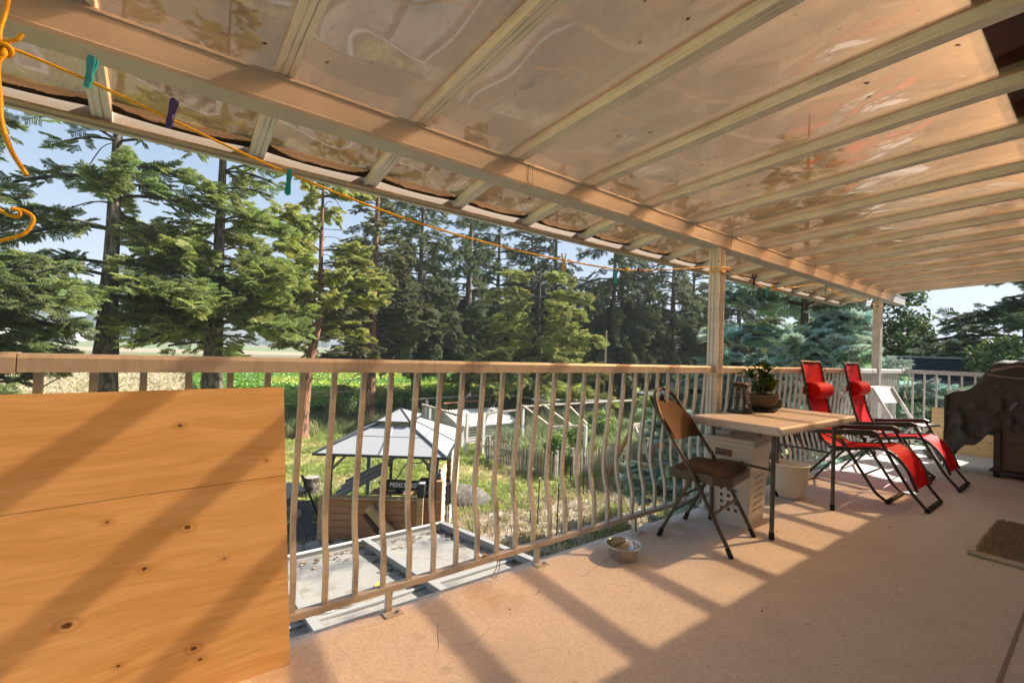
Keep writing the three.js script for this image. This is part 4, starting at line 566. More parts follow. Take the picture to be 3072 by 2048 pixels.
// far treeline, tank, barns
{
  const r = rng(14);
  const blob = (() => { const g = new THREE.IcosahedronGeometry(1, 3), p = g.attributes.position; for (let i = 0; i < p.count; i++) { const k = 0.8 + 0.5 * (fbm(p.getX(i) * 0.2 + 0.5, p.getY(i) * 0.2 + p.getZ(i) * 0.3 + 0.5, 14, 14, 3, 6)); p.setXYZ(i, p.getX(i) * k, p.getY(i) * k, p.getZ(i) * k); } g.computeVertexNormals(); return g; })();
  scatter('distant_wood', blob, std([1, 1, 1], 1), 900, i => { const m = r(); let a, d, s; if (m < 0.25) { a = (-12 + r() * 16) * RAD; d = 560 + r() * 60; s = 5 + r() * 6; } else { a = (-25 + r() * 100) * RAD; d = 620 + r() * 240; s = 2.5 + r() * 4.5; if (fbm(a * 0.9 + 2, 0.5, 30, 2, 2, 8) < 0.47) return null; } const k = 0.6 + r() * 0.6; return { x: Math.sin(a) * d, y: GROUND + s * 0.8, z: -Math.cos(a) * d, ry: r() * 6, s, sy: s * (1 + r() * 0.8), c: mul3([0.045, 0.065, 0.03], k) }; }, 'dark treeline far across the fields', null, 'trees');
  const tk = thing('storage_tank', 'low round white storage tank far across the fields', 'tank', [-58, GROUND, -480]); part(tk, 'tank_wall', new THREE.CylinderGeometry(11.5, 11.5, 7, 40, 1, true).translate(0, 3.5, 0), std([0.72, 0.72, 0.72], 0.6)); part(tk, 'tank_roof', new THREE.ConeGeometry(11.6, 0.9, 40).translate(0, 7.4, 0), std([0.6, 0.6, 0.6], 0.6));
  const bn = (x, z, w, h, d, label) => { const b = thing('barn', label, 'barn', [x, GROUND, z], 0.2); part(b, 'wall', box(w, h, d, 0, h / 2, 0), std([0.75, 0.73, 0.70], 0.8)); const rf = extrude([[-w / 2 - 0.5, 0], [w / 2 + 0.5, 0], [0, w * 0.22]], d + 1); rf.translate(0, h, -d / 2 - 0.5); part(b, 'roof', rf, std([0.62, 0.62, 0.62], 0.6)); };
  bn(-104, -520, 22, 6, 34, 'white barn far off left of the round tank'); bn(-82, -560, 26, 3.4, 16, 'low grey barn between the white barn and the tank'); bn(62, -560, 10, 4, 12, 'small white barn far off behind the pine trunks');
}
// ---------------------------------------------------------------- trees
T.bark = tex(256, 512, (u, v) => { const a = fbm(u, v, 18, 10, 4, 5), b = fbm(u, v, 60, 40, 2, 15); return mul3(mix3([0.055, 0.044, 0.034], [0.20, 0.165, 0.125], sstep(0.35, 0.7, a)), 0.7 + 0.6 * b); }, { rep: [1, 1] });
T.barkB = tex(256, 256, (u, v) => fbm(u, v, 18, 10, 4, 5), { srgb: false });
M.bark = std([1, 1, 1], 1, { map: T.bark, bumpMap: T.barkB, bumpScale: 0.03 });
T.barkRed = tex(256, 512, (u, v) => { const a = fbm(u, v, 14, 12, 4, 25); return mix3([0.10, 0.06, 0.042], [0.36, 0.17, 0.095], sstep(0.3, 0.7, a)); }); M.barkRed = std([1, 1, 1], 1, { map: T.barkRed, bumpMap: T.barkB, bumpScale: 0.02 });
M.needle = phy([1, 1, 1], 0.7, { side: THREE.DoubleSide, transmission: 0.42, thickness: 0 });
M.limb = std([0.075, 0.06, 0.045], 1);
// a spray: an axis with paired side twigs, each a bundle of needle blades
function spray(seed, { pairs = 8, w = 0.055, ang = 0.95, droop = 0.12, side = 0.55, needles = 5 } = {}) {
  const r = rng(seed), pos = [];
  const tri = (a, b, c) => pos.push(a.x, a.y, a.z, b.x, b.y, b.z, c.x, c.y, c.z);
  const twig = (o, d, L) => { // needles radiating along the twig
    const up = Math.abs(d.y) > 0.9 ? V(1, 0, 0) : V(0, 1, 0), s = d.clone().cross(up).normalize(), t = s.clone().cross(d);
    const n = Math.max(3, Math.round(needles * L / 0.45) + 1);
    for (let i = 0; i < n; i++) { const f = i / n, p = o.clone().addScaledVector(d, L * f); for (let k = 0; k < 3; k++) { const a = k * 2.09 + i * 1.1 + r() * 0.8, q = s.clone().multiplyScalar(Math.cos(a)).addScaledVector(t, Math.sin(a)), e = p.clone().addScaledVector(d, 0.15 * (0.7 + 0.5 * r())).addScaledVector(q, w * (0.9 + 0.7 * r())), wv = d.clone().cross(q).multiplyScalar(w * 0.42); tri(p.clone().add(wv), p.clone().sub(wv), e); } }
    const e = o.clone().addScaledVector(d, L * 1.12), wv = s.clone().multiplyScalar(w * 0.4); tri(o.clone().add(wv), o.clone().sub(wv), e);
  };
  const ax = V(0, -droop * 0.4, 1).normalize(); twig(V(0, 0, 0.25), ax, 0.75);
  for (let i = 0; i < pairs; i++) for (const sd of [-1, 1]) { const f = 0.08 + 0.85 * i / pairs, o = V(0, 0, 0).addScaledVector(ax, f), a = ang * (0.85 + 0.3 * r()); const d = V(sd * Math.sin(a), -droop * (0.5 + r()) + 0.16 * (r() - 0.4), Math.cos(a)).normalize(); twig(o, d, side * (1 - 0.72 * f) * (0.8 + 0.4 * r())); }
  const g = new THREE.BufferGeometry(); g.setAttribute('position', new THREE.Float32BufferAttribute(pos, 3)); g.computeVertexNormals(); return g;
}
const SPR = { fir: spray(1), fir2: spray(2, { pairs: 7, droop: 0.25 }), pine: spray(3, { pairs: 6, w: 0.10, ang: 0.8, side: 0.5, droop: 0.0, needles: 4 }), spruce: spray(4, { pairs: 8, droop: 0.35, w: 0.05 }), blue: spray(5, { pairs: 6, w: 0.075, ang: 0.75, side: 0.55, droop: 0.05, needles: 7 }) };
function trunkGeo(pts, rad, seg = 12) { // tapered trunk through points with radii
  const cv = new THREE.CatmullRomCurve3(pts.map(p => V(...p))), N = 28, pos = [], uv = [], idx = [];
  for (let i = 0; i <= N; i++) { const t = i / N, c = cv.getPoint(t), R = rad(t); for (let k = 0; k <= seg; k++) { const a = k / seg * 6.2832, w = R * (1 + 0.12 * (vn(k % seg * 1.7, t * 30, 0, 0, 5) - 0.5)); pos.push(c.x + Math.cos(a) * w, c.y, c.z + Math.sin(a) * w); uv.push(k / seg * 2, c.y * 0.6); } }
  for (let i = 0; i < N; i++) for (let k = 0; k < seg; k++) { const a = i * (seg + 1) + k, b = a + seg + 1; idx.push(a, b, a + 1, a + 1, b, b + 1); }
  const g = new THREE.BufferGeometry(); g.setAttribute('position', new THREE.Float32BufferAttribute(pos, 3)); g.setAttribute('uv', new THREE.Float32BufferAttribute(uv, 2)); g.setIndex(idx); g.computeVertexNormals(); return { g, cv };
}
function conifer({ x, z, h = 16, r0 = 0.28, base = 3, R = 3, seed = 1, kind = 'fir', col = [0.10, 0.135, 0.045], dens = 1, gap = 0.15, droop = 0.25, size = 0.42, bend = 0, prof = 0.8, dead = 0, bark = M.bark, label, name = 'fir_tree', hang = 0, lo = 0.55, full = 0, group = 'conifers along the yard edge', whorl = 0.42, lean = 0, asym, sparse }) {
  const rr = rng(seed * 97 + 11), t = thing(name, label, 'tree', [x, GROUND, z], 0, group);
  const { g, cv } = trunkGeo([[0, -0.1, 0], [bend * 0.2, h * 0.16, 0], [bend * 0.5, h * 0.27, bend * 0.2], [bend * 1.0, h * 0.38, 0], [bend * 0.9 + lean * 0.5, h * 0.6, 0], [bend * 0.8 + lean, h, 0]], f => r0 * (1.12 * Math.pow(1 - f, 0.8) + 0.04) * (1 + 0.35 * Math.exp(-f * 40)));
  part(t, 'trunk', g, bark);
  const limbs = [], items = []; const at = y => { const p = cv.getPoint(clamp((y + 0.1) / (h + 0.1))); return p; };
  const yLow = sparse ? sparse[0] : base; for (let y = yLow; y < h - 0.2; y += whorl * (0.7 + 0.6 * rr())) {
    const low = y < base, f = low ? 0.35 : (y - base) / (h - base), nb = 3 + Math.floor(rr() * 2.5 * dens), thin = y > 12.5 ? 0.5 : 1;
    for (let b = 0; b < nb; b++) {
      if (rr() < (low ? sparse[1] : gap)) continue; const az = rr() * 6.2832, as = asym ? asym(az, y) : 1; let L = R * (Math.pow(1 - f, prof) * (lo + (1 - lo) * Math.min(1, f * 5 + full)) + 0.06) * (0.6 + 0.5 * rr()) * as * (low ? sparse[2] : 1); if (L < 0.3) L = 0.3;
      const o = at(y), dx = Math.cos(az), dz = Math.sin(az), dr = droop * (0.6 + 0.8 * rr()), up = 0.15 + 0.25 * f;
      const P = s => V(o.x + dx * L * s, o.y + L * (up * s - (dr + up) * s * s * 0.9 + 0.12 * s * s * s), o.z + dz * L * s);
      limbs.push(tube([0, 0.35, 0.7, 1].map(s => { const p = P(s); return [p.x, p.y, p.z]; }), 0.012 + 0.014 * L, 4, 5));
      const n = Math.max(2, Math.round(L / 0.125 * dens * thin * (low ? 0.5 : 1)));
      for (let i = 0; i < n; i++) {
        const s = 0.22 + 0.80 * (i + rr() * 0.8) / n, p = P(Math.min(1.02, s)), k = 2;
        for (let m = 0; m < k; m++) { const sd = m === 0 ? (rr() < 0.5 ? -1 : 1) : 0, tw = sd * (0.5 + 0.7 * rr()) * (s > 0.9 ? 0.5 : 1) + (rr() - 0.5) * 0.5, dir = Math.atan2(dx * Math.cos(tw) - dz * Math.sin(tw), dx * Math.sin(tw) + dz * Math.cos(tw)); const kk = 0.62 + rr() * 0.75, sc = size * (0.7 + 0.6 * rr()) * (0.75 + 0.25 * Math.min(1, L / 1.5)); items.push({ x: p.x, y: p.y + (rr() - 0.45) * 0.5, z: p.z, ry: dir, rx: -0.45 + 1.0 * rr() + (hang && rr() < hang ? 0.9 : 0), rz: (rr() - 0.5) * 1.6, s: sc, c: mul3([col[0] * (0.96 + 0.30 * rr()), col[1] * 1.12, col[2] * (0.8 + 0.4 * rr())], kk) }); }
      }
    }
  }
  if (dead) for (let i = 0; i < dead; i++) { const y = 1.5 + rr() * (base + 2), az = rr() * 6.28, L = 0.6 + rr() * 1.6, o = at(y); limbs.push(tube([[o.x, y, o.z], [o.x + Math.cos(az) * L * 0.5, y + 0.1 - 0.2 * rr(), o.z + Math.sin(az) * L * 0.5], [o.x + Math.cos(az) * L, y - 0.5 * rr(), o.z + Math.sin(az) * L]], 0.016, 4, 6)); }
  part(t, 'limbs', limbs, M.limb).userData.kind = 'stuff';
  scatter('crown', SPR[kind], M.needle, items.length, i => items[i], '', t); return t;
}
const PX = (n, l, o) => conifer({ name: n, label: l, ...o });
// the row behind the yard, left to right
PX('fir_tree', 'dark fir at the far left edge with low sweeping branches', { x: -4.7, z: -16.5, h: 15, R: 3.5, base: 3.2, seed: 3, r0: 0.34, kind: 'fir', gap: 0.10, dens: 1.15, col: [0.182, 0.235, 0.075] });
PX('fir_tree', 'fir with a long bare lower trunk and dead twigs, left of centre sky gap', { x: -1.32, z: -18, h: 16, R: 3.5, prof: 0.55, base: 7.6, sparse: [6.4, 0.9, 0.4], seed: 8, r0: 0.34, dead: 14, gap: 0.22, lo: 0.8, full: 0.7, dens: 1.05, col: [0.256, 0.317, 0.101] });
PX('fir_tree', 'broad bushy fir with foliage down its trunk behind the railing', { x: 1.38, z: -18.5, h: 16, R: 3.4, prof: 0.55, base: 6.4, sparse: [5.2, 0.6, 0.6], seed: 12, r0: 0.33, gap: 0.12, dead: 4, lo: 0.75, full: 0.5, dens: 1.15, col: [0.320, 0.369, 0.105] });
PX('pine_tree', 'pine with a kinked reddish trunk and light green crown', { x: 4.95, z: -21.5, h: 14, R: 3.2, base: 8.6, sparse: [5.6, 0.6, 0.8], seed: 17, r0: 0.25, kind: 'pine', bend: 0.55, gap: 0.1, lo: 0.9, full: 0.8, bark: M.barkRed, dead: 26, prof: 0.6, dens: 1.1, col: [0.401, 0.418, 0.114], droop: 0.1, size: 0.46 });
PX('pine_tree', 'brownish thin-crowned pine right of the kinked pine', { x: 8.76, z: -23.7, h: 17, R: 3.4, base: 7, sparse: [5, 0.45, 0.8], seed: 23, r0: 0.26, kind: 'pine', gap: 0.25, dead: 24, bark: M.barkRed, col: [0.203, 0.206, 0.075], droop: 0.15, lo: 0.8, full: 0.6, dens: 0.9 });
PX('spruce_tree', 'slim dark spruce with drooping twigs, left of the twin dark trunks', { x: 12.0, z: -25, h: 19, R: 3.6, base: 3.8, prof: 0.5, seed: 29, r0: 0.25, kind: 'spruce', hang: 0.5, col: [0.160, 0.206, 0.070], droop: 0.4, gap: 0.18 });
PX('spruce_tree', 'tall spruce with a thick trunk behind the chicken run', { x: 16.3, z: -26.5, h: 20, R: 4.2, base: 4.2, prof: 0.5, seed: 31, r0: 0.34, kind: 'spruce', hang: 0.4, col: [0.160, 0.216, 0.075], droop: 0.35, gap: 0.12 });
PX('fir_tree', 'light green bushy fir with sunlit boughs in front of dark spruces', { x: 17.2, z: -20.2, h: 9.4, R: 4.7, base: 2.8, seed: 37, r0: 0.36, kind: 'fir2', col: [0.389, 0.410, 0.123], gap: 0.05, dens: 1.1, lo: 0.9, full: 0.8, prof: 0.30, size: 0.46 });
PX('spruce_tree', 'very dark tall spruce behind the light green fir', { x: 25.0, z: -27.5, h: 20, R: 5.2, base: 3, prof: 0.45, seed: 41, r0: 0.36, kind: 'spruce', hang: 0.6, col: [0.117, 0.157, 0.058], droop: 0.4, gap: 0.08 });
PX('spruce_tree', 'dark weeping spruce just left of the first post', { x: 25.2, z: -21.5, h: 18, R: 4.4, base: 2.6, prof: 0.45, seed: 43, r0: 0.3, kind: 'spruce', hang: 0.75, col: [0.182, 0.216, 0.084], droop: 0.45, gap: 0.08 });
PX('spruce_tree', 'dark weeping spruce seen behind the first post', { x: 29.5, z: -19.6, h: 18, R: 4.6, base: 2.4, prof: 0.45, seed: 47, r0: 0.3, kind: 'spruce', hang: 0.7, col: [0.171, 0.206, 0.084], droop: 0.45, gap: 0.14 });
PX('fir_tree', 'tall fir right of the first post behind the blue spruce', { x: 31, z: -13.2, h: 11, R: 2.9, base: 2.0, seed: 53, r0: 0.3, kind: 'fir2', col: [0.203, 0.255, 0.075], gap: 0.15 });
PX('blue_spruce', 'dense blue-grey spruce close behind the far deck corner', { x: 11.6, z: -4.3, h: 9.8, R: 3.7, base: 0.5, seed: 59, r0: 0.2, kind: 'blue', col: [0.44, 0.54, 0.50], gap: 0.0, dens: 1.5, lo: 0.9, full: 0.9, size: 0.42, prof: 0.75, droop: 0.12, whorl: 0.34, group: 'trees past the deck end' });
PX('fir_tree', 'dark fir at the right edge beyond the grill', { x: 21.9, z: -1.7, h: 9.8, R: 3.4, prof: 0.4, base: 3.0, seed: 61, r0: 0.32, kind: 'fir', col: [0.107, 0.167, 0.075], gap: 0.08, group: 'trees past the deck end', lo: 0.8, full: 0.6 });
PX('spruce_tree', 'dark spruce closing the row far behind the swing set', { x: 38, z: -19.0, h: 18, R: 5, base: 2, prof: 0.45, seed: 67, r0: 0.3, kind: 'spruce', hang: 0.5, col: [0.139, 0.177, 0.067], gap: 0.08 });
PX('spruce_tree', 'dark spruce filling the gap behind the light green fir at left', { x: 20.8, z: -29.5, h: 20, R: 5.4, base: 3, prof: 0.45, seed: 71, r0: 0.3, kind: 'spruce', hang: 0.5, col: [0.12, 0.165, 0.06], gap: 0.06, dens: 1.2 });
PX('spruce_tree', 'dark spruce filling the gap left of the first post', { x: 31.5, z: -26, h: 20, R: 5.6, base: 3, prof: 0.45, seed: 73, r0: 0.3, kind: 'spruce', hang: 0.5, col: [0.11, 0.15, 0.06], gap: 0.06, dens: 1.2 });
PX('fir_tree', 'dark fir filling the gap between thin pine and slim spruce', { x: 11.0, z: -30, h: 19, R: 4.6, base: 4, prof: 0.5, seed: 79, r0: 0.3, kind: 'fir2', col: [0.14, 0.18, 0.06], gap: 0.1, dens: 1.1 });
PX('fir_tree', 'dark fir in the back row between two spruces', { x: 16, z: -33.5, h: 20, R: 5.2, base: 4, seed: 83, r0: 0.3, kind: 'fir2', col: [0.15, 0.19, 0.06], gap: 0.08, prof: 0.5 });
PX('fir_tree', 'dark fir in the back row left of the lamp pole', { x: 27, z: -33, h: 20, R: 5.4, base: 3, seed: 89, r0: 0.3, kind: 'fir2', col: [0.13, 0.165, 0.06], gap: 0.08, prof: 0.45 });
PX('fir_tree', 'dark fir in the back row right of the first post', { x: 41, z: -25, h: 20, R: 5.6, base: 2, seed: 97, r0: 0.3, kind: 'fir2', col: [0.13, 0.165, 0.06], gap: 0.08, prof: 0.45 });
// broad-leaved trees and bushes
const leafClump = (() => { const r = rng(19), pos = []; for (let i = 0; i < 16; i++) { const o = V(r() - 0.5, r() - 0.5, r() - 0.5).multiplyScalar(0.9), a = V(r() - 0.5, r() - 0.5, r() - 0.5).normalize().multiplyScalar(0.17), b = V(r() - 0.5, r() - 0.5, r() - 0.5).cross(a).normalize().multiplyScalar(0.085); const A = o.clone().sub(a), B = o.clone().add(b), Cc = o.clone().add(a), D = o.clone().sub(b); pos.push(...A.toArray(), ...B.toArray(), ...Cc.toArray(), ...A.toArray(), ...Cc.toArray(), ...D.toArray()); } const g = new THREE.BufferGeometry(); g.setAttribute('position', new THREE.Float32BufferAttribute(pos, 3)); g.computeVertexNormals(); return g; })();
function broad(name, label, cat, { x, z, y0 = 0, h, R, n, col, col2 = col, seed, trunk = 0.15, flower = 0, size = 0.5, y = GROUND }) {
  const r = rng(seed), t = thing(name, label, cat, [x, y, z]), items = [], limbs = [];
  const cl = []; for (let i = 0; i < 26; i++) { const a = r() * 6.28, q = r(), yy = y0 + (h - y0) * (0.12 + 0.85 * q), rad = R * Math.sin(Math.PI * (0.16 + 0.8 * q)) * (0.35 + 0.6 * r()); cl.push([Math.cos(a) * rad, yy, Math.sin(a) * rad, R * (0.25 + 0.2 * r())]); if (trunk) limbs.push(tube([[0, Math.max(0.3, y0 * 0.7), 0], [Math.cos(a) * rad * 0.4, lerp(y0, yy, 0.6), Math.sin(a) * rad * 0.4], [Math.cos(a) * rad, yy, Math.sin(a) * rad]], trunk * 0.22, 4, 6)); }
  for (let i = 0; i < n; i++) { const c = cl[Math.floor(r() * cl.length)], d = V(r() - 0.5, r() - 0.5, r() - 0.5).normalize().multiplyScalar(c[3] * (0.5 + 0.55 * r())), k = 0.6 + r() * 0.8, fl = r() < flower; items.push({ x: c[0] + d.x, y: Math.max(0.1, c[1] + d.y * 0.8), z: c[2] + d.z, ry: r() * 6.28, rx: r() * 6, s: size * (0.6 + 0.7 * r()), c: fl ? [0.62, 0.60, 0.50] : mul3(r() < 0.35 ? col2 : col, k) }); }
  if (trunk) { part(t, 'trunk', trunkGeo([[0, -0.05, 0], [0.05, h * 0.3, 0.02], [0, h * 0.75, 0]], f => trunk * (1.1 - 0.8 * f)).g, M.bark); part(t, 'limbs', limbs, M.limb).userData.kind = 'stuff'; }
  scatter('crown', leafClump, leafy, items.length, i => items[i], '', t);
}
broad('maple_tree', 'dark broad-leaved tree behind the blue spruce at right', 'tree', { x: 22.5, z: -6.6, y0: 3.2, h: 9.5, R: 2.7, n: 2000, col: [0.061, 0.114, 0.038], col2: [0.13, 0.16, 0.03], seed: 5, size: 0.55, trunk: 0.3 });
broad('bush', 'sunlit green bush in front of the dark fir beyond the grill', 'bush', { x: 17.5, z: -1.75, y0: 0.5, h: 4.7, R: 1.3, n: 1200, col: [0.105, 0.175, 0.044], col2: [0.22, 0.24, 0.04], seed: 6, size: 0.42, trunk: 0.14 });
for (const [x, z, h, R, s, l] of [[21.5, -12.4, 3.3, 1.5, 7, 'white-flowering shrub behind the padded chair back'], [19.8, -9.8, 3.1, 1.5, 8, 'white-flowering shrub behind the first post'], [16.5, -7.2, 2.6, 1.3, 9, 'leafy green shrub low behind the white table']]) broad('flowering_shrub', l, 'shrub', { x, z, y0: 0.2, h, R, n: 1100, col: [0.123, 0.201, 0.052], col2: [0.15, 0.19, 0.05], seed: s, flower: 0.22, size: 0.36, trunk: 0.07 });
for (const [x, z, h, R, s, l] of [[15.4, -13.6, 1.5, 1.0, 10, 'overgrown weed clump inside the run'], [13.2, -12.6, 1.2, 0.9, 11, 'weed clump behind the picket gate gap'], [19.0, -13.8, 2.0, 1.1, 12, 'tall leafy weed clump at the run end'], [10.9, -11.6, 1.2, 0.45, 13, 'climbing weed in the picket fence gap'], [7.6, -24.3, 1.9, 1.0, 14, 'young green bush at the field edge behind gazebo'], [3.6, -24.6, 1.6, 1.2, 15, 'young green bush at the field edge left of gazebo']]) broad('weed_clump', l, 'plant', { x, z, y0: 0.1, h, R, n: 420, col: [0.228, 0.367, 0.070], col2: [0.24, 0.28, 0.06], seed: s, size: 0.34, trunk: 0 });
// ---------------------------------------------------------------- lower patio roof below the deck
const W = {};
T.wood = tex(256, 256, (u, v) => { const g = fbm(u, v, 3, 40, 4, 5), k = fbm(u, v, 2, 4, 3, 15); return mul3([0.42, 0.27, 0.15], 0.6 + 0.7 * g * (0.7 + 0.6 * k)); }, { rep: [1, 1] });
T.greyWood = tex(256, 256, (u, v) => { const g = fbm(u, v, 4, 50, 4, 25), k = fbm(u, v, 6, 6, 3, 35); return mul3(mix3([0.20, 0.18, 0.155], [0.45, 0.42, 0.37], g), 0.7 + 0.5 * k); });
T.dust = tex(512, 512, (u, v) => { const a = fbm(u, v, 4, 4, 5, 45), b = fbm(u, v, 90, 90, 2, 55), r = 0.5 + 0.5 * Math.sin(u * 6.2832 * 60); let c = mix3([0.13, 0.13, 0.13], [0.30, 0.285, 0.25], sstep(0.3, 0.65, a)); c = mul3(c, 0.82 + 0.25 * b + 0.06 * r); return mix3(c, [0.20, 0.16, 0.11], 0.6 * sstep(0.62, 0.75, fbm(u, v, 9, 9, 4, 65))); }, { rep: [0.55, 0.55] });
W.cedar = std([0.98, 0.72, 0.62], 0.85, { map: T.wood }); W.pine = std([1.1, 1.15, 1.1], 0.85, { map: T.wood }); W.orange = std([1.0, 0.78, 0.5], 0.8, { map: T.wood }); W.grey = std([1, 1, 1], 0.9, { map: T.greyWood }); W.pale = std([1.45, 1.4, 1.32], 0.9, { map: T.greyWood }); W.white = std([0.72, 0.69, 0.65], 0.8);
W.pinkish = std([1.65, 1.45, 1.32], 0.9, { map: T.greyWood });
{
  const la = std([0.32, 0.315, 0.30], 0.5), lr = thing('lower_patio_roof', 'dusty lower patio roof with pale aluminium bars below the deck', 'roof'), ry = z => -1.35 + 0.12 * (z + 5.69), bars = [-1.05, 0.0, 1.04, 2.12, 3.2], dm = std([1, 1, 1], 0.9, { map: T.dust });
  for (let i = 0; i < bars.length; i++) { part(lr, 'roof_bar', bar([bars[i], ry(-5.69) + 0.05, -5.69], [bars[i], ry(-1.5) + 0.05, -1.5], 0.075, 0.012), la); part(lr, 'bar_web', bar([bars[i], ry(-5.69), -5.69], [bars[i], ry(-1.5), -1.5], 0.03, 0.09), la); if (i) { const x0 = bars[i - 1] + 0.016, x1 = bars[i] - 0.016; const p = part(lr, 'roof_panel', sheet(10, 20, (u, v) => { const z = lerp(-5.66, -1.5, v); return [lerp(x0, x1, u), ry(z) - 0.035 - 0.012 * 4 * u * (1 - u), z]; }, (u, v) => [lerp(x0, x1, u), v * 4.2]), dm); p.material.side = THREE.DoubleSide; part(lr, 'cross_strip', bar([x0, ry(-4.02) - 0.026, -4.02], [x1, ry(-4.02) - 0.026, -4.02], 0.04, 0.02), la); } }
  part(lr, 'gutter_edge', [bar([-1.1, ry(-5.69) - 0.01, -5.70], [3.24, ry(-5.69) - 0.01, -5.70], 0.025, 0.10), bar([-1.1, ry(-5.69) + 0.045, -5.70], [3.24, ry(-5.69) + 0.045, -5.70], 0.06, 0.008)], M.beam);
  for (const x of [-1.0, 1.04, 3.2]) part(lr, 'post', box(0.08, 1.6, 0.08, x, GROUND + 0.8, -5.6), M.alu);
  const r = rng(41), ch = join([0, 1, 2, 3, 4].map(i => { const g = box(0.012 + r() * 0.02, 0.006, 0.03 + r() * 0.03); g.rotateY(r() * 6); g.rotateX((r() - 0.5)); g.translate((r() - 0.5) * 0.08, r() * 0.015, (r() - 0.5) * 0.08); return g; }));
  const db = scatter('leaf_litter', ch, std([1, 1, 1], 1), 420, i => { const b = i % 4, along = r() < 0.5; const x = along ? bars[b] + r() * 1.06 : bars[b + 1] - 0.03 - Math.pow(r(), 2) * 0.16, z = along ? -5.64 + Math.pow(r(), 2.2) * 0.35 : -5.6 + r() * 2.4, k = 0.4 + r(); return { x, y: ry(z) - 0.03, z, ry: r() * 6.28, s: 0.25 + r() * 0.4, c: mul3(r() < 0.6 ? [0.14, 0.095, 0.06] : [0.30, 0.23, 0.15], k) }; }, '', lr);
  const pg = thing('clothes_peg', 'yellow clothes peg fallen on the dusty lower roof', 'clothes peg', [1.78, ry(-4.35) - 0.02, -4.35], 0.7, 'plastic clothes pegs on the line'); for (const s of [-1, 1]) part(pg, 'arm', rbox(0.10, 0.014, 0.02, 0.005), M.yellow, [0, 0.01, s * 0.014], [0, s * 0.16, 0]);
  solo('string_tangle', tube([[1.35, 0, 0], [1.5, 0, 0.1], [1.62, 0, -0.05], [1.45, 0, -0.08], [1.38, 0, 0.06], [1.56, 0, 0.04], [1.7, 0, 0.1], [1.5, 0, -0.02]].map(([x, y, z]) => [x - 0.25, ry(-4.2 + z) - 0.028, -4.2 + z]), 0.006, 5, 60), std([0.5, 0.49, 0.46], 0.9), 'tangled grey string lying on the dusty lower roof', 'string');
}
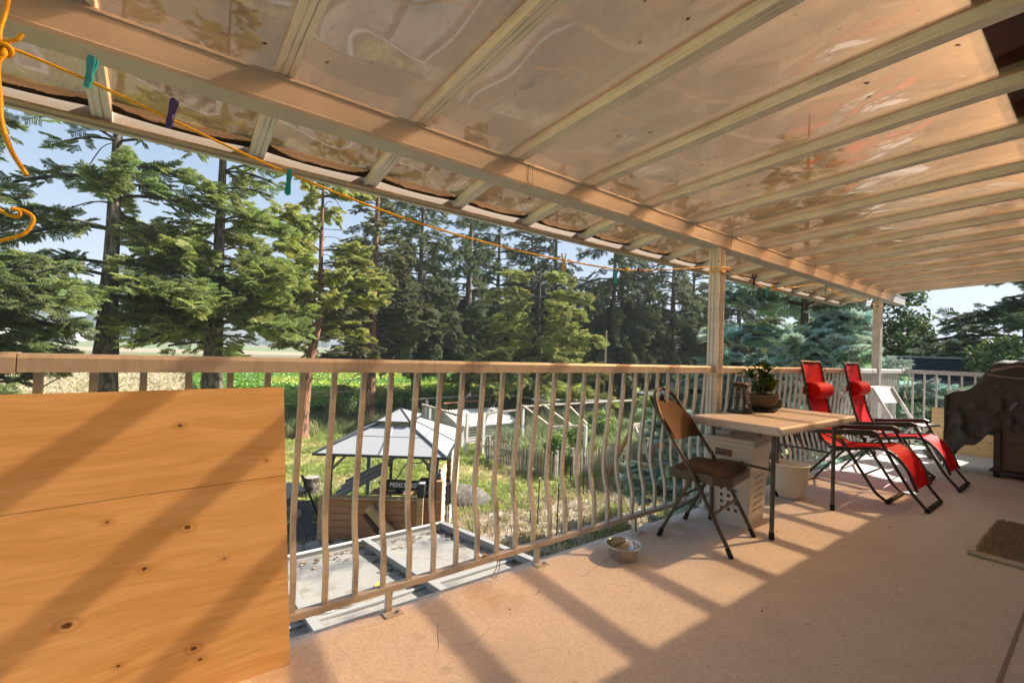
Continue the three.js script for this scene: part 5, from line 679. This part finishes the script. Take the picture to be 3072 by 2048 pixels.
// ---------------------------------------------------------------- gazebo
{
  const gz = thing('gazebo', 'grey metal gazebo with a two-tier hip roof on the lawn', 'gazebo', [4.70, GROUND, -10.59], -36.5 * RAD), E = 1.85, a = 1.385, b = 1.735, U = 2.33, ua = 0.36, ub = 0.64, A = 2.63;
  const rm = phy([0.34, 0.345, 0.355], 0.55, { side: THREE.DoubleSide }), dk = std([0.035, 0.038, 0.045], 0.5), grey = std([0.13, 0.145, 0.165], 0.5);
  const quad = (p, q, r2, s) => { const g = new THREE.BufferGeometry(), P = [p, q, r2, p, r2, s].flat(); g.setAttribute('position', new THREE.Float32BufferAttribute(P, 3)); g.computeVertexNormals(); return g; };
  const L3 = (p, q, t) => p.map((v, i) => lerp(v, q[i], t));
  const lowR = (p, q, r2, s) => { for (let i = 0; i < 2; i++) for (let j = 0; j < 2; j++) { const u0 = i * 0.5 + 0.006, u1 = i * 0.5 + 0.494, v0 = j ? 0.592 : 0.004, v1 = j ? 0.996 : 0.584, at = (u, v) => L3(L3(p, q, u), L3(s, r2, u), v); const o = quad(at(u0, v0), at(u1, v0), at(u1, v1), at(u0, v1)), n = quad(at(u1, v0).map((x, k) => k === 1 ? x - 0.015 : x), at(u0, v0).map((x, k) => k === 1 ? x - 0.015 : x), at(u0, v1).map((x, k) => k === 1 ? x - 0.015 : x), at(u1, v1).map((x, k) => k === 1 ? x - 0.015 : x)); part(gz, 'roof_panel', [o, n], rm); } part(gz, 'roof_rib', bar(L3(p, q, 0.5).map((v, k) => k === 1 ? v + 0.012 : v), L3(s, r2, 0.5).map((v, k) => k === 1 ? v + 0.012 : v), 0.045, 0.03), rm); const m0 = L3(p, s, 0.588), m1 = L3(q, r2, 0.588); part(gz, 'seam', bar(m0, m1, 0.012, 0.012), dk); };
  const c4 = [[-a, E, b], [a, E, b], [a, E, -b], [-a, E, -b]], t4 = [[-ua, U, ub], [ua, U, ub], [ua, U, -ub], [-ua, U, -ub]], w = 1.14, e4 = t4.map(([x, y, z]) => [x * w, y + 0.07, z * w]), ap = [0, A, 0];
  for (let i = 0; i < 4; i++) { const j = (i + 1) % 4; lowR(c4[i], c4[j], t4[j], t4[i]); part(gz, 'hip_cap', bar(c4[i].map((v, k) => k === 1 ? v + 0.012 : v), t4[i].map((v, k) => k === 1 ? v + 0.012 : v), 0.05, 0.022), dk); part(gz, 'eave_trim', bar(c4[i], c4[j], 0.03, 0.05), dk); const g = new THREE.BufferGeometry(); g.setAttribute('position', new THREE.Float32BufferAttribute([e4[i], e4[j], ap].flat(), 3)); g.computeVertexNormals(); part(gz, 'top_roof_panel', g, rm); part(gz, 'hip_cap', bar(e4[i], ap, 0.04, 0.02), dk); part(gz, 'eave_trim', bar(e4[i], e4[j], 0.025, 0.03), dk); }
  for (const [x, z] of [[-1.13, 1.44], [1.13, 1.44], [1.13, -1.44], [-1.13, -1.44]]) { part(gz, 'post', box(0.095, E, 0.095, x, E / 2, z), grey); for (const [dx, dz] of [[1, 0], [0, 1]]) part(gz, 'brace', bar([x, E - 0.42, z], [x - Math.sign(x) * dx * 0.36, E - 0.04, z - Math.sign(z) * dz * 0.36], 0.04, 0.05), grey); }
  part(gz, 'cedar_post', box(0.10, E, 0.10, 0.02, E / 2, 1.40), W.orange); part(gz, 'cedar_post', box(0.11, E, 0.11, 1.28, E / 2, 0.35), W.orange); part(gz, 'back_post', box(0.06, E - 0.1, 0.06, -0.75, E / 2, -1.5), W.cedar); part(gz, 'back_post', box(0.06, E - 0.1, 0.06, 0.55, E / 2, -1.5), W.cedar);
  part(gz, 'corner_post', box(0.13, 0.92, 0.12, -1.20, 0.46, 1.58), W.pine); part(gz, 'corner_post', box(0.12, 0.9, 0.12, 0.02, 0.45, 1.60), W.cedar); part(gz, 'corner_post', box(0.12, 1.35, 0.12, 1.23, 0.67, 1.58), W.cedar);
  for (let i = 0; i < 6; i++) for (const [x0, x1] of [[-1.13, -0.045], [0.085, 1.165]]) { const g = box(x1 - x0, 0.134, 0.03, (x0 + x1) / 2, 0, 0); g.rotateX(-0.10); part(gz, 'wall_board', g, W.cedar, [0, 0.09 + i * 0.145, 1.555 + (i % 2) * 0.004]); }
  part(gz, 'lap_shade_backing', box(2.3, 0.9, 0.02, 0, 0.45, 1.52), M.dark); part(gz, 'wall_cap', box(2.5, 0.03, 0.2, 0, 0.935, 1.56), W.pine);  // near-black sheet added behind the board gaps, standing in for lap shadows
  // whitewashed lap boards down the right side, with a ragged edge
  for (let i = 0; i < 9; i++) { const z0 = 1.50, z1 = 0.70 + 0.06 * Math.sin(i * 2.1), top = 0.12 + i * 0.16; const g = box(0.03, 0.17, z0 - z1, 0, 0, (z0 + z1) / 2); g.rotateZ(0.10); if (top < 1.5) part(gz, 'side_board', g, W.pinkish, [1.24, top, 0]); }
  for (let i = 0; i < 11; i++) { const g = box(0.03, 0.17, 1.85, 0, 0, -0.42); g.rotateZ(0.10); part(gz, 'side_board', g, W.pinkish, [1.33, 0.12 + i * 0.16, 0]); }
}
// things stored in the gazebo; local frame helper
{
  const gzM = new THREE.Matrix4().makeRotationY(-36.5 * RAD).setPosition(4.70, GROUND, -10.59), loc = (x, y, z) => V(x, y, z).applyMatrix4(gzM), turn = -36.5 * RAD;
  const at = (x, y, z) => { const p = loc(x, y, z); return [p.x, p.y, p.z]; };
  const font = await new FontLoader().loadAsync('fonts/droid/droid_sans_bold.typeface.json');
  const letters = (s, h, x, y, z) => { const g = new TextGeometry(s, { font, size: h, depth: 0.004, curveSegments: 3 }); g.scale(0.78, 1, 1); g.translate(x, y, z); return g; };
  const sgn = thing('town_sign', 'black sign board lettered PRINCE GEORGE in white in the gazebo', 'sign', at(0.50, 1.06, 1.40), turn - 0.04); part(sgn, 'board', rbox(0.98, 0.215, 0.03, 0.004), std([0.012, 0.012, 0.013], 0.5), [0, 0.12, 0]); const wl = std([0.72, 0.72, 0.7], 0.6); part(sgn, 'lettering', letters('PRINCE GEORGE', 0.092, -0.36, 0.075, 0.0165), wl); part(sgn, 'lettering', letters('76', 0.06, 0.37, 0.10, 0.0165), wl);
  const sg2 = thing('town_sign', 'grey sign board lettered BERG CITY tilted behind the black one', 'sign', at(0.98, 1.18, 0.55), turn - 0.75); const b2 = part(sg2, 'board', rbox(0.62, 0.17, 0.025, 0.004), std([0.09, 0.085, 0.06], 0.6), [0, 0.1, 0], [0, 0, -0.12]); part(sg2, 'lettering', letters('BERG CITY', 0.085, -0.27, 0.06, 0.014), std([0.5, 0.48, 0.42], 0.7)).rotation.z = -0.12;
  const sg3 = thing('town_sign', 'pale sign board seen nearly edge-on beside the bare pine post', 'sign', at(1.03, 1.02, 1.25), turn + 1.0); part(sg3, 'board', rbox(0.46, 0.2, 0.025, 0.004), W.pale, [0, 0.14, 0], [0, 0, 0.28]); part(sg3, 'board_edge', [box(0.46, 0.02, 0.03, 0, 0.245, 0.002), box(0.46, 0.02, 0.03, 0, 0.04, 0.002)], W.grey, [0, 0, 0], [0, 0, 0.28]);
  const pp = thing('pine_post', 'bare pine post with a black metal cap in front of the gazebo wall', 'post', at(0.88, 0, 1.78), turn); part(pp, 'timber', box(0.12, 1.08, 0.12, 0, 0.54, 0), W.pine); part(pp, 'cap', [box(0.14, 0.26, 0.14, 0, 1.19, 0), box(0.15, 0.02, 0.15, 0, 1.325, 0)], std([0.03, 0.03, 0.03], 0.5)); part(pp, 'cap_plate', box(0.155, 0.012, 0.155, 0, 1.345, 0), std([0.45, 0.44, 0.42], 0.5)); part(pp, 'spike', rod([0.02, 1.35, 0], [0.02, 1.5, 0], 0.006), M.dark);
  const gb = thing('black_crate', 'black plastic crate behind the gazebo front wall', 'crate', at(1.0, 0.55, 0.45), turn); part(gb, 'crate_body', rbox(0.8, 0.42, 0.5, 0.03), std([0.02, 0.02, 0.022], 0.5), [0, 0.22, 0]); part(gb, 'crate_lid', rbox(0.82, 0.04, 0.52, 0.012), std([0.03, 0.03, 0.033], 0.4), [0, 0.45, 0]); part(gb, 'support', box(0.6, 0.55, 0.3, 0, -0.275, 0), W.grey);
  const st = thing('timber_stack', 'slanting grey boards stacked at the left inside the gazebo', 'boards', at(-0.62, 0, 0.2), turn); for (let i = 0; i < 5; i++) part(st, 'board', bar([-0.75 + i * 0.02, 0.55 + i * 0.06, 0.75 - i * 0.25], [0.45, 1.25 + i * 0.02, 0.5 - i * 0.28], 0.16, 0.03), i % 2 ? W.grey : std([0.20, 0.22, 0.26], 0.8)); part(st, 'trestle', [box(0.06, 0.6, 0.06, -0.6, 0.3, 0.4), box(0.06, 1.2, 0.06, 0.35, 0.6, 0.1), box(0.06, 1.2, 0.06, 0.35, 0.6, -0.6)], W.grey);
  const jk = thing('scrap_pile', 'pile of white and dark scrap pieces under the black sign', 'scrap', at(0.10, 0.9, 1.12), turn); const r = rng(91); for (let i = 0; i < 9; i++) { const g = box(0.08 + r() * 0.3, 0.02 + r() * 0.05, 0.05 + r() * 0.1); part(jk, 'scrap_piece', g, [W.white, M.dark, W.grey, W.cedar][i % 4], [(r() - 0.3) * 0.7, 0.06 + r() * 0.12, (r() - 0.5) * 0.25], [(r() - 0.5) * 0.8, r() * 3, (r() - 0.5) * 1.2]); } part(jk, 'shelf_board', box(1.0, 0.03, 0.34, 0.1, 0.035, 0), W.pine);
  const cw = thing('hollow_log', 'yellowish hollow log feature leaning against the gazebo wall', 'log', at(0.05, 0, 1.72), turn); part(cw, 'log', (() => { const g = new THREE.CylinderGeometry(0.10, 0.12, 0.75, 10, 1, false); g.rotateZ(0.75); g.translate(0.0, 0.52, 0.02); return g; })(), W.pine); part(cw, 'moss_fringe', (() => { const g = new THREE.CylinderGeometry(0.06, 0.09, 0.72, 7); g.rotateZ(0.72); g.translate(-0.06, 0.42, 0.07); return g; })(), std([0.05, 0.032, 0.02], 1)); part(cw, 'branch', bar([0.02, 0.38, 0.13], [0.26, 0.12, 0.13], 0.03, 0.03), W.pine);
  // wire screen frame behind
  const fr = thing('garden_screen', 'thin dark bent wire screen standing in the gazebo', 'screen', at(0.35, 0.95, 0.2), turn); part(fr, 'wire', pipe([[-0.35, 0, 0], [-0.1, 0.42, 0], [0.2, 0.40, 0], [0.5, 0.52, -0.2], [0.5, 0, -0.2]], 0.012, 0.1), M.dark);
  // spool table, stump, iron bar, mound, rocks
  const sp = thing('spool_table', 'round wooden cable spool table on the gravel', 'table', [2.05, GROUND, -12.05]); for (let i = 0; i < 8; i++) { const x = -0.7 + i * 0.2, hw = Math.sqrt(Math.max(0.02, 0.64 - Math.pow(x, 2))); part(sp, 'top_plank', box(0.19, 0.035, 2 * hw, x, 0.62, 0), W.grey); } part(sp, 'rim_band', new THREE.CylinderGeometry(0.81, 0.81, 0.04, 40, 1, true).translate(0, 0.60, 0), W.grey); part(sp, 'drum', new THREE.CylinderGeometry(0.42, 0.42, 0.55, 24).translate(0, 0.32, 0), W.grey); part(sp, 'lower_disc', new THREE.CylinderGeometry(0.8, 0.8, 0.05, 36).translate(0, 0.03, 0), W.grey); part(sp, 'bolt', new THREE.CylinderGeometry(0.02, 0.02, 0.10, 8).translate(0.35, 0.68, 0.1), M.dark);
  const sm = thing('tree_stump', 'grey tree stump standing behind the spool table', 'stump', [3.42, GROUND, -13.35]); part(sm, 'stump_bark', lathe([[0.26, 0], [0.22, 0.12], [0.20, 0.46], [0.18, 0.47]], 18), M.bark); part(sm, 'cut_face', new THREE.CircleGeometry(0.19, 18).rotateX(-Math.PI / 2).translate(0, 0.468, 0), W.grey);
  solo('iron_bar', bar([3.05, GROUND, -10.9], [2.62, GROUND + 1.15, -11.1], 0.03, 0.045), M.dark, 'dark iron bar leaning beside the left gazebo post', 'bar');
  const lumpy = (s, sq, seed) => { let g = new THREE.IcosahedronGeometry(1, 4); g.deleteAttribute('normal'); g.deleteAttribute('uv'); g = mergeVertices(g, 1e-4); const p = g.attributes.position; g.setAttribute('uv', new THREE.Float32BufferAttribute(Array.from({ length: p.count * 2 }, (_, i) => i % 2 ? p.getY(i >> 1) : p.getX(i >> 1) + p.getZ(i >> 1)), 2)); for (let i = 0; i < p.count; i++) { const k = 0.75 + 0.5 * fbm(p.getX(i) * 0.15 + 0.5, p.getY(i) * 0.15 + p.getZ(i) * 0.21 + 0.5, 16, 16, 3, seed); p.setXYZ(i, p.getX(i) * k * s, Math.max(-0.1, p.getY(i)) * k * s * sq, p.getZ(i) * k * s); } g.computeVertexNormals(); return g; };
  T.rock = tex(128, 128, (u, v) => mul3([0.13, 0.12, 0.105], 0.4 + 1.2 * fbm(u, v, 8, 8, 4, 5))); const rk = std([1, 1, 1], 1, { map: T.rock });
  solo('boulder', lumpy(0.62, 0.75, 3), rk, 'dark mossy boulder on the lawn right of the gazebo', 'boulder', null, [6.75, GROUND, -10.6]); solo('offcut', box(0.28, 0.10, 0.10, 0, 0.1, 0), W.pale, 'pale wood offcut leaning on the dark boulder', 'wood', null, [7.15, GROUND, -10.35], 0.8);
  for (let i = 0; i < 12; i++) { const s = 0.10 + r() * 0.12; solo('edging_rock', lumpy(s, 0.7, 10 + i), std(mul3([0.32, 0.31, 0.30], 0.6 + r() * 0.7), 1), 'grey edging rock along the gravel by the gazebo wall', 'rock', 'edging rocks along the gravel', [2.05 + i * 0.13 + r() * 0.1, GROUND, -9.95 + i * 0.07 + (r() - 0.5) * 0.45]); }
}
// ---------------------------------------------------------------- chicken coop, run, fences
{
  const cp = thing('chicken_coop', 'weathered white chicken coop with ribbed metal roof', 'coop', [0, GROUND, 0]), x0 = 10.2, x1 = 13.2, zr = -18.3, ze = -16.8, hr = 1.32, he = 0.82;
  part(cp, 'wall', [box(x1 - x0 - 0.1, he - 0.05, 0.06, (x0 + x1) / 2, he / 2, ze - 0.1), box(0.06, he, 1.4, x0 + 0.05, he / 2, -17.55), box(0.06, he, 1.4, x1 - 0.05, he / 2, -17.55)], std([0.30, 0.285, 0.26], 0.9));
  const gab = extrude([[18.3, 0.8], [16.85, 0.8], [16.85, 0.84], [18.3, 1.3]], 0.05); gab.rotateY(Math.PI / 2); gab.translate(x0 + 0.03, 0, 0); part(cp, 'gable', gab, std([0.32, 0.30, 0.275], 0.9));
  for (let i = 0; i < 6; i++) part(cp, 'slat', box(x1 - x0 - 0.1, 0.085, 0.02, (x0 + x1) / 2, 0.10 + i * 0.125, ze - 0.055), W.white);
  part(cp, 'roof_sheet', bar([(x0 + x1) / 2, hr, zr], [(x0 + x1) / 2, he, ze + 0.12], x1 - x0 + 0.15, 0.02), std([0.42, 0.40, 0.39], 0.6)); for (let i = 0; i < 20; i++) { const x = x0 - 0.05 + i * (x1 - x0 + 0.1) / 19; part(cp, 'roof_rib', bar([x, hr + 0.022, zr], [x, he + 0.022, ze + 0.12], 0.085, 0.03), std([0.74, 0.71, 0.68], 0.6)); }
  part(cp, 'door_post', box(0.10, 1.0, 0.10, x0 - 0.05, 0.5, -16.6), W.white); part(cp, 'entry_roof', box(0.5, 0.04, 0.4, x0 - 0.1, 0.96, -16.55), W.pale);
  const rn = thing('chicken_run', 'open timber chicken run frame with wire mesh', 'run', [0, GROUND, 0]); const P = (a, b, w = 0.09, h = 0.09, m = W.pale) => part(rn, 'frame_timber', bar(a, b, w, h), m);
  for (const [x, z, h] of [[10.2, -15.1, 1.65], [9.75, -15.6, 1.6], [12.1, -15.0, 1.8], [14.6, -15.0, 1.8], [17.4, -15.05, 1.8], [21.2, -15.1, 1.8], [10.95, -12.0, 1.5], [12.4, -11.7, 1.5], [10.5, -20.6, 1.55], [12.6, -20.6, 1.6], [14.8, -20.4, 1.65], [9.8, -18.9, 1.5]]) part(rn, 'frame_post', box(0.10, h, 0.10, x, h / 2, z), W.white);
  P([12.0, 1.83, -15.0], [21.4, 1.83, -15.1], 0.16, 0.05); P([13.6, 1.95, -16.2], [20.9, 1.6, -16.3], 0.09, 0.07); P([10.9, 1.5, -12.05], [12.5, 1.5, -11.75], 0.07, 0.07); for (const [xa, xb] of [[12.1, 10.95], [13.2, 11.9], [14.6, 12.7]]) P([xa, 1.86, -15.0], [xb, 1.5, -11.9], 0.06, 0.06, W.pinkish); P([10.2, 1.62, -15.1], [12.1, 1.70, -15.0], 0.07, 0.07); P([9.75, 0.1, -14.8], [11.0, 1.7, -15.9], 0.07, 0.07, W.grey); P([9.65, 1.5, -19.4], [10.0, 1.35, -16.6]); P([9.7, 1.6, -20.8], [15.0, 1.72, -20.5], 0.06, 0.06); P([15.0, 1.72, -20.5], [16.3, 1.6, -17.8], 0.06, 0.06); P([13.9, 0.6, -20.45], [15.0, 1.7, -20.5], 0.07, 0.07); P([9.2, 1.55, -19.2], [9.9, 0.3, -18.9], 0.08, 0.08); P([10.6, 1.55, -19.1], [13.2, 1.65, -19.0], 0.1, 0.06, W.cedar); P([13.6, 1.95, -16.2], [14.4, 1.83, -15.05], 0.06, 0.06);
  // wire mesh as crossed strands
  const mesh = (A, B, h0, h1) => { const out = [], a = V(...A), b = V(...B), L = a.distanceTo(b), n = Math.round(L / 0.11); for (const s of [-1, 1]) for (let i = -Math.round((h1 - h0) / 0.11); i <= n; i++) { let u0 = i * 0.11, u1 = u0 + (h1 - h0), y0 = s > 0 ? h0 : h1, y1 = s > 0 ? h1 : h0; const c0 = Math.max(0, u0), c1 = Math.min(L, u1); if (c1 <= c0) continue; const f0 = (c0 - u0) / (u1 - u0), f1 = (c1 - u0) / (u1 - u0), p = a.clone().lerp(b, c0 / L), q = a.clone().lerp(b, c1 / L); out.push(rod([p.x, lerp(y0, y1, f0), p.z], [q.x, lerp(y0, y1, f1), q.z], 0.0045, 0.0045, 3)); } part(rn, 'wire_mesh', out, std([0.32, 0.31, 0.29], 0.6)).userData.kind = 'stuff'; };
  mesh([9.65, 0, -19.4], [10.0, 0, -16.6], 0.05, 1.4); mesh([12.1, 0, -15.0], [14.6, 0, -15.02], 0.05, 1.8); mesh([14.6, 0, -15.0], [17.4, 0, -15.05], 0.3, 1.8); mesh([10.2, 0, -15.1], [12.0, 0, -15.05], 0.4, 1.6);
}
{
  const pk = rng(71), picG = [0, 1, 2].map(i => { const h = 0.78 + i * 0.05; const g = extrude([[-0.038, 0], [0.038, 0], [0.038, h - 0.05], [0, h], [-0.038, h - 0.05]], 0.02); return g; });
  const fence = (A, B, label, m) => { const f = thing('picket_fence', label, 'fence', [A[0], GROUND, A[1]], -Math.atan2(B[1] - A[1], B[0] - A[0])), L = Math.hypot(B[0] - A[0], B[1] - A[1]); const n = Math.round(L / 0.125); for (let i = 0; i <= n; i++) part(f, 'picket', picG[Math.floor(pk() * 3)], m[Math.floor(pk() * m.length)], [i * L / n, 0.02 + pk() * 0.03, 0.03], [0, 0, (pk() - 0.5) * 0.06]); part(f, 'rail', box(L, 0.06, 0.035, L / 2, 0.2, 0.01), W.grey); part(f, 'rail', box(L, 0.06, 0.035, L / 2, 0.6, 0.01), W.grey); for (let i = 0; i <= Math.ceil(L / 2); i++) part(f, 'fence_post', box(0.09, 0.95, 0.09, Math.min(L, i * 2), 0.47, -0.06), W.grey); };
  const mats = [W.grey, W.pale, std([1.2, 1.05, 0.75], 0.9, { map: T.greyWood })];
  fence([9.75, -14.1], [10.3, -11.0], 'mossy picket fence running back beside the gazebo', mats); fence([11.1, -11.0], [15.6, -10.9], 'grey picket fence in front of the overgrown run', mats); fence([15.6, -11.1], [22.5, -11.5], 'grey picket fence behind the swing set', mats);
}
// ---------------------------------------------------------------- swing set, slide, stakes, field-edge posts, lamp pole, crates
{
  const s = thing('swing_set', 'timber swing set with platform and swings', 'swing set', [0, GROUND, 0]); const tb = (n, a, b, w, h, m) => part(s, n, bar(a, b, w, h), m);
  tb('leg', [11.95, 0, -10.25], [12.05, 1.85, -9.35], 0.09, 0.09, W.orange); tb('leg', [12.3, 0, -8.3], [12.1, 1.85, -9.3], 0.08, 0.08, W.pale); tb('brace', [12.0, 0.75, -9.9], [12.2, 0.75, -8.8], 0.07, 0.07, W.pale); tb('top_beam', [11.85, 1.86, -9.3], [15.2, 1.90, -9.6], 0.10, 0.16, W.pale); tb('leg', [15.4, 0, -11.2], [15.2, 1.9, -9.7], 0.09, 0.09, W.orange); tb('leg', [15.5, 0, -8.6], [15.2, 1.9, -9.5], 0.09, 0.09, W.orange); tb('top_beam', [13.9, 1.95, -9.5], [15.3, 2.4, -9.6], 0.07, 0.07, W.pale);
  for (const [x, z] of [[15.5, -10.5], [17, -10.5], [15.5, -9.0], [17, -9.0]]) part(s, 'tower_post', box(0.10, 2.2, 0.10, x, 1.1, z), W.pale); part(s, 'platform', box(1.9, 0.08, 1.8, 16.2, 1.0, -9.75), W.pinkish);
  const swing = (x, z, col) => { for (const d of [-0.2, 0.2]) part(s, 'swing_chain', rod([x + d, 1.82, z], [x + d, 0.5, z], 0.008, 0.008, 4), M.dark); part(s, 'swing_seat', (() => { const g = sheet(8, 2, (u, v) => [(u - 0.5) * 0.46, 0.5 - 0.12 * Math.sin(u * Math.PI), (v - 0.5) * 0.16]); g.translate(x, 0, z); return g; })(), std(col, 0.5, { side: THREE.DoubleSide })); }; swing(13.0, -9.4, [0.75, 0.26, 0.04]); swing(14.0, -9.5, [0.02, 0.10, 0.42]);
  const sl = thing('slide', 'teal plastic slide beyond the padded chair', 'slide', [0, GROUND, 0]); const sg = sheet(8, 16, (u, v) => { const e = Math.abs(u - 0.5) * 2; return [15.6 + v * 2.2, 1.15 * Math.pow(1 - v, 1.1) + 0.08 + 0.13 * Math.pow(e, 4), -8.75 + (u - 0.5) * 0.55]; }); part(sl, 'slide_bed', sg, std([0.01, 0.24, 0.29], 0.35, { side: THREE.DoubleSide })); part(sl, 'slide_support', [box(0.06, 0.9, 0.06, 15.8, 0.45, -8.75), box(0.06, 0.4, 0.06, 16.8, 0.2, -8.75)], W.grey);
  for (const [x, z, h, l] of [[7.2, -8.5, 1.3, 'dark garden stake with pale tip nearest the gazebo side wall'], [6.75, -7.1, 1.35, 'dark garden stake standing in the bare soil near the deck'], [10.05, -9.5, 1.1, 'dark garden stake in front of the picket fence'], [11.2, -9.0, 1.15, 'dark garden stake beside the swing set'], [7.3, -8.35, 1.1, 'thin dark stake paired with the gazebo side stake'], [10.4, -10.4, 0.9, 'short dark stake at the picket corner']]) { const t = thing('garden_stake', l, 'stake', [x, GROUND, z]); part(t, 'rod', rod([0, 0, 0], [0.02, h, 0], 0.014, 0.012, 6), M.dark); part(t, 'tip', new THREE.SphereGeometry(0.03, 8, 6).translate(0.02, h, 0), W.pale); }
  for (let i = 0; i < 9; i++) { const x = 3.2 + i * 1.55; solo('wire_fence_post', bar([x, GROUND, -22.9 - i * 0.25], [x + 0.03, GROUND + 1.15, -22.9 - i * 0.25], 0.035, 0.035), M.dark, 'thin dark wire-fence post at the field edge behind the trees', 'post', 'thin fence posts at the field edge'); }
  const lp = thing('lamp_pole', 'tall thin weathered wooden pole in front of dark spruces', 'pole', [21.6, GROUND, -19.0]); part(lp, 'shaft', rod([0, 0, 0], [0.05, 5.6, 0], 0.075, 0.06, 8), std([0.30, 0.25, 0.16], 0.9));
  const cr = thing('timber_shed', 'dark weathered timber lean-to behind the run', 'shed', [24.3, GROUND, -16.9], 0.1); for (let i = 0; i < 8; i++) part(cr, 'wall_board', box(3.2, 0.2, 0.05, 0, 0.12 + i * 0.215, 0.9), W.grey); part(cr, 'back_wall', box(3.2, 1.7, 0.1, 0, 0.85, -0.7), std([0.09, 0.08, 0.07], 0.9)); part(cr, 'roof', box(3.6, 0.1, 2.0, 0, 1.85, 0.1).rotateX(0.06), std([0.10, 0.09, 0.085], 0.9));
}
// ---------------------------------------------------------------- sheds past the deck end
{
  const bs = thing('plastic_shed', 'pale blue-grey panelled plastic shed past the far railing', 'shed', [13.2, GROUND, -2.2]); const bm = std([0.30, 0.37, 0.47], 0.5), bd = std([0.22, 0.28, 0.37], 0.5), H = 3.62;
  part(bs, 'wall', box(0.1, H, 3.0, 0.1, H / 2, 0.2), bm); for (let i = 0; i < 7; i++) part(bs, 'wall_panel', rbox(0.05, H - 0.25, 0.36, 0.015), bm, [0.035, H / 2, -1.05 + i * 0.42]); for (let i = 0; i < 6; i++) part(bs, 'panel_joint', box(0.03, H - 0.1, 0.05, 0.02, H / 2, -0.84 + i * 0.42), bd); part(bs, 'top_rail', box(0.16, 0.09, 3.0, 0.06, H - 0.02, 0.2), bm);
  for (const z of [-0.72, 0.95]) part(bs, 'arched_cap', (() => { const g = new THREE.CylinderGeometry(0.26, 0.26, 0.1, 20, 1, false, 0, Math.PI); g.rotateX(Math.PI / 2); g.rotateY(Math.PI / 2); g.scale(1, 0.62, 1); g.translate(0.06, H, z); return g; })(), bm); part(bs, 'side_wall', [box(2.2, H, 0.1, 1.2, H / 2, -1.3), box(2.2, H, 0.1, 1.2, H / 2, 1.65)], bm);
  const ws = thing('shingled_outbuilding', 'outbuilding with dark blue shingle roof past the far railing', 'outbuilding', [17.5, GROUND, -2.6]); const rf = std([0.045, 0.06, 0.085], 0.9), tri = std([0.42, 0.40, 0.36], 0.8);
  part(ws, 'wall', box(2.6, 3.6, 3.2, 1.4, 1.8, 0), std([0.10, 0.075, 0.06], 0.9)); for (let i = 0; i < 9; i++) part(ws, 'shingle_course', bar([0.0 + i * 0.16 + 0.1, 3.78 + i * 0.068, -1.75], [0.0 + i * 0.16 + 0.1, 3.78 + i * 0.068, 1.45 - 0.0], 0.20, 0.03, -0.4), rf); part(ws, 'roof_deck', extrude([[-0.1, 3.72], [1.5, 4.38], [3.1, 3.72]], 3.2).translate(0, 0, -1.75), rf); part(ws, 'ridge_cap', box(0.14, 0.05, 3.3, 1.5, 4.40, -0.15), tri); part(ws, 'gable_trim', [bar([-0.15, 3.72, 1.5], [1.5, 4.42, 1.5], 0.06, 0.14), bar([1.5, 4.42, 1.5], [3.1, 3.72, 1.5], 0.06, 0.14)], tri); part(ws, 'gable_wall', extrude([[0, 3.5], [1.5, 4.3], [3, 3.5]], 0.05).translate(0, 0, 1.43), std([0.16, 0.13, 0.10], 0.9)); part(ws, 'vent', rbox(0.18, 0.05, 0.22, 0.01), M.dark, [0.75, 4.09, 0.95], [0, 0, 0.4]); part(ws, 'gutter', box(0.1, 0.1, 3.3, -0.12, 3.70, -0.15), std([0.06, 0.06, 0.065], 0.6));
  const hs = thing('white_gable_house', 'white house gable with bright roof edge beyond the sheds', 'house', [30, GROUND, -4.8]); part(hs, 'wall', extrude([[-3.4, 0], [3.4, 0], [3.4, 3.9], [0, 5.15], [-3.4, 3.9]], 0.2).rotateY(Math.PI / 2), std([0.50, 0.54, 0.56], 0.8)); part(hs, 'roof', [bar([3, 5.25, 0], [3, 3.85, 3.8], 6.4, 0.1), bar([3, 5.25, 0], [3, 3.85, -3.8], 6.4, 0.1)], std([0.55, 0.53, 0.50], 0.7));
}
shade(scene);
renderer.render(scene, camera);
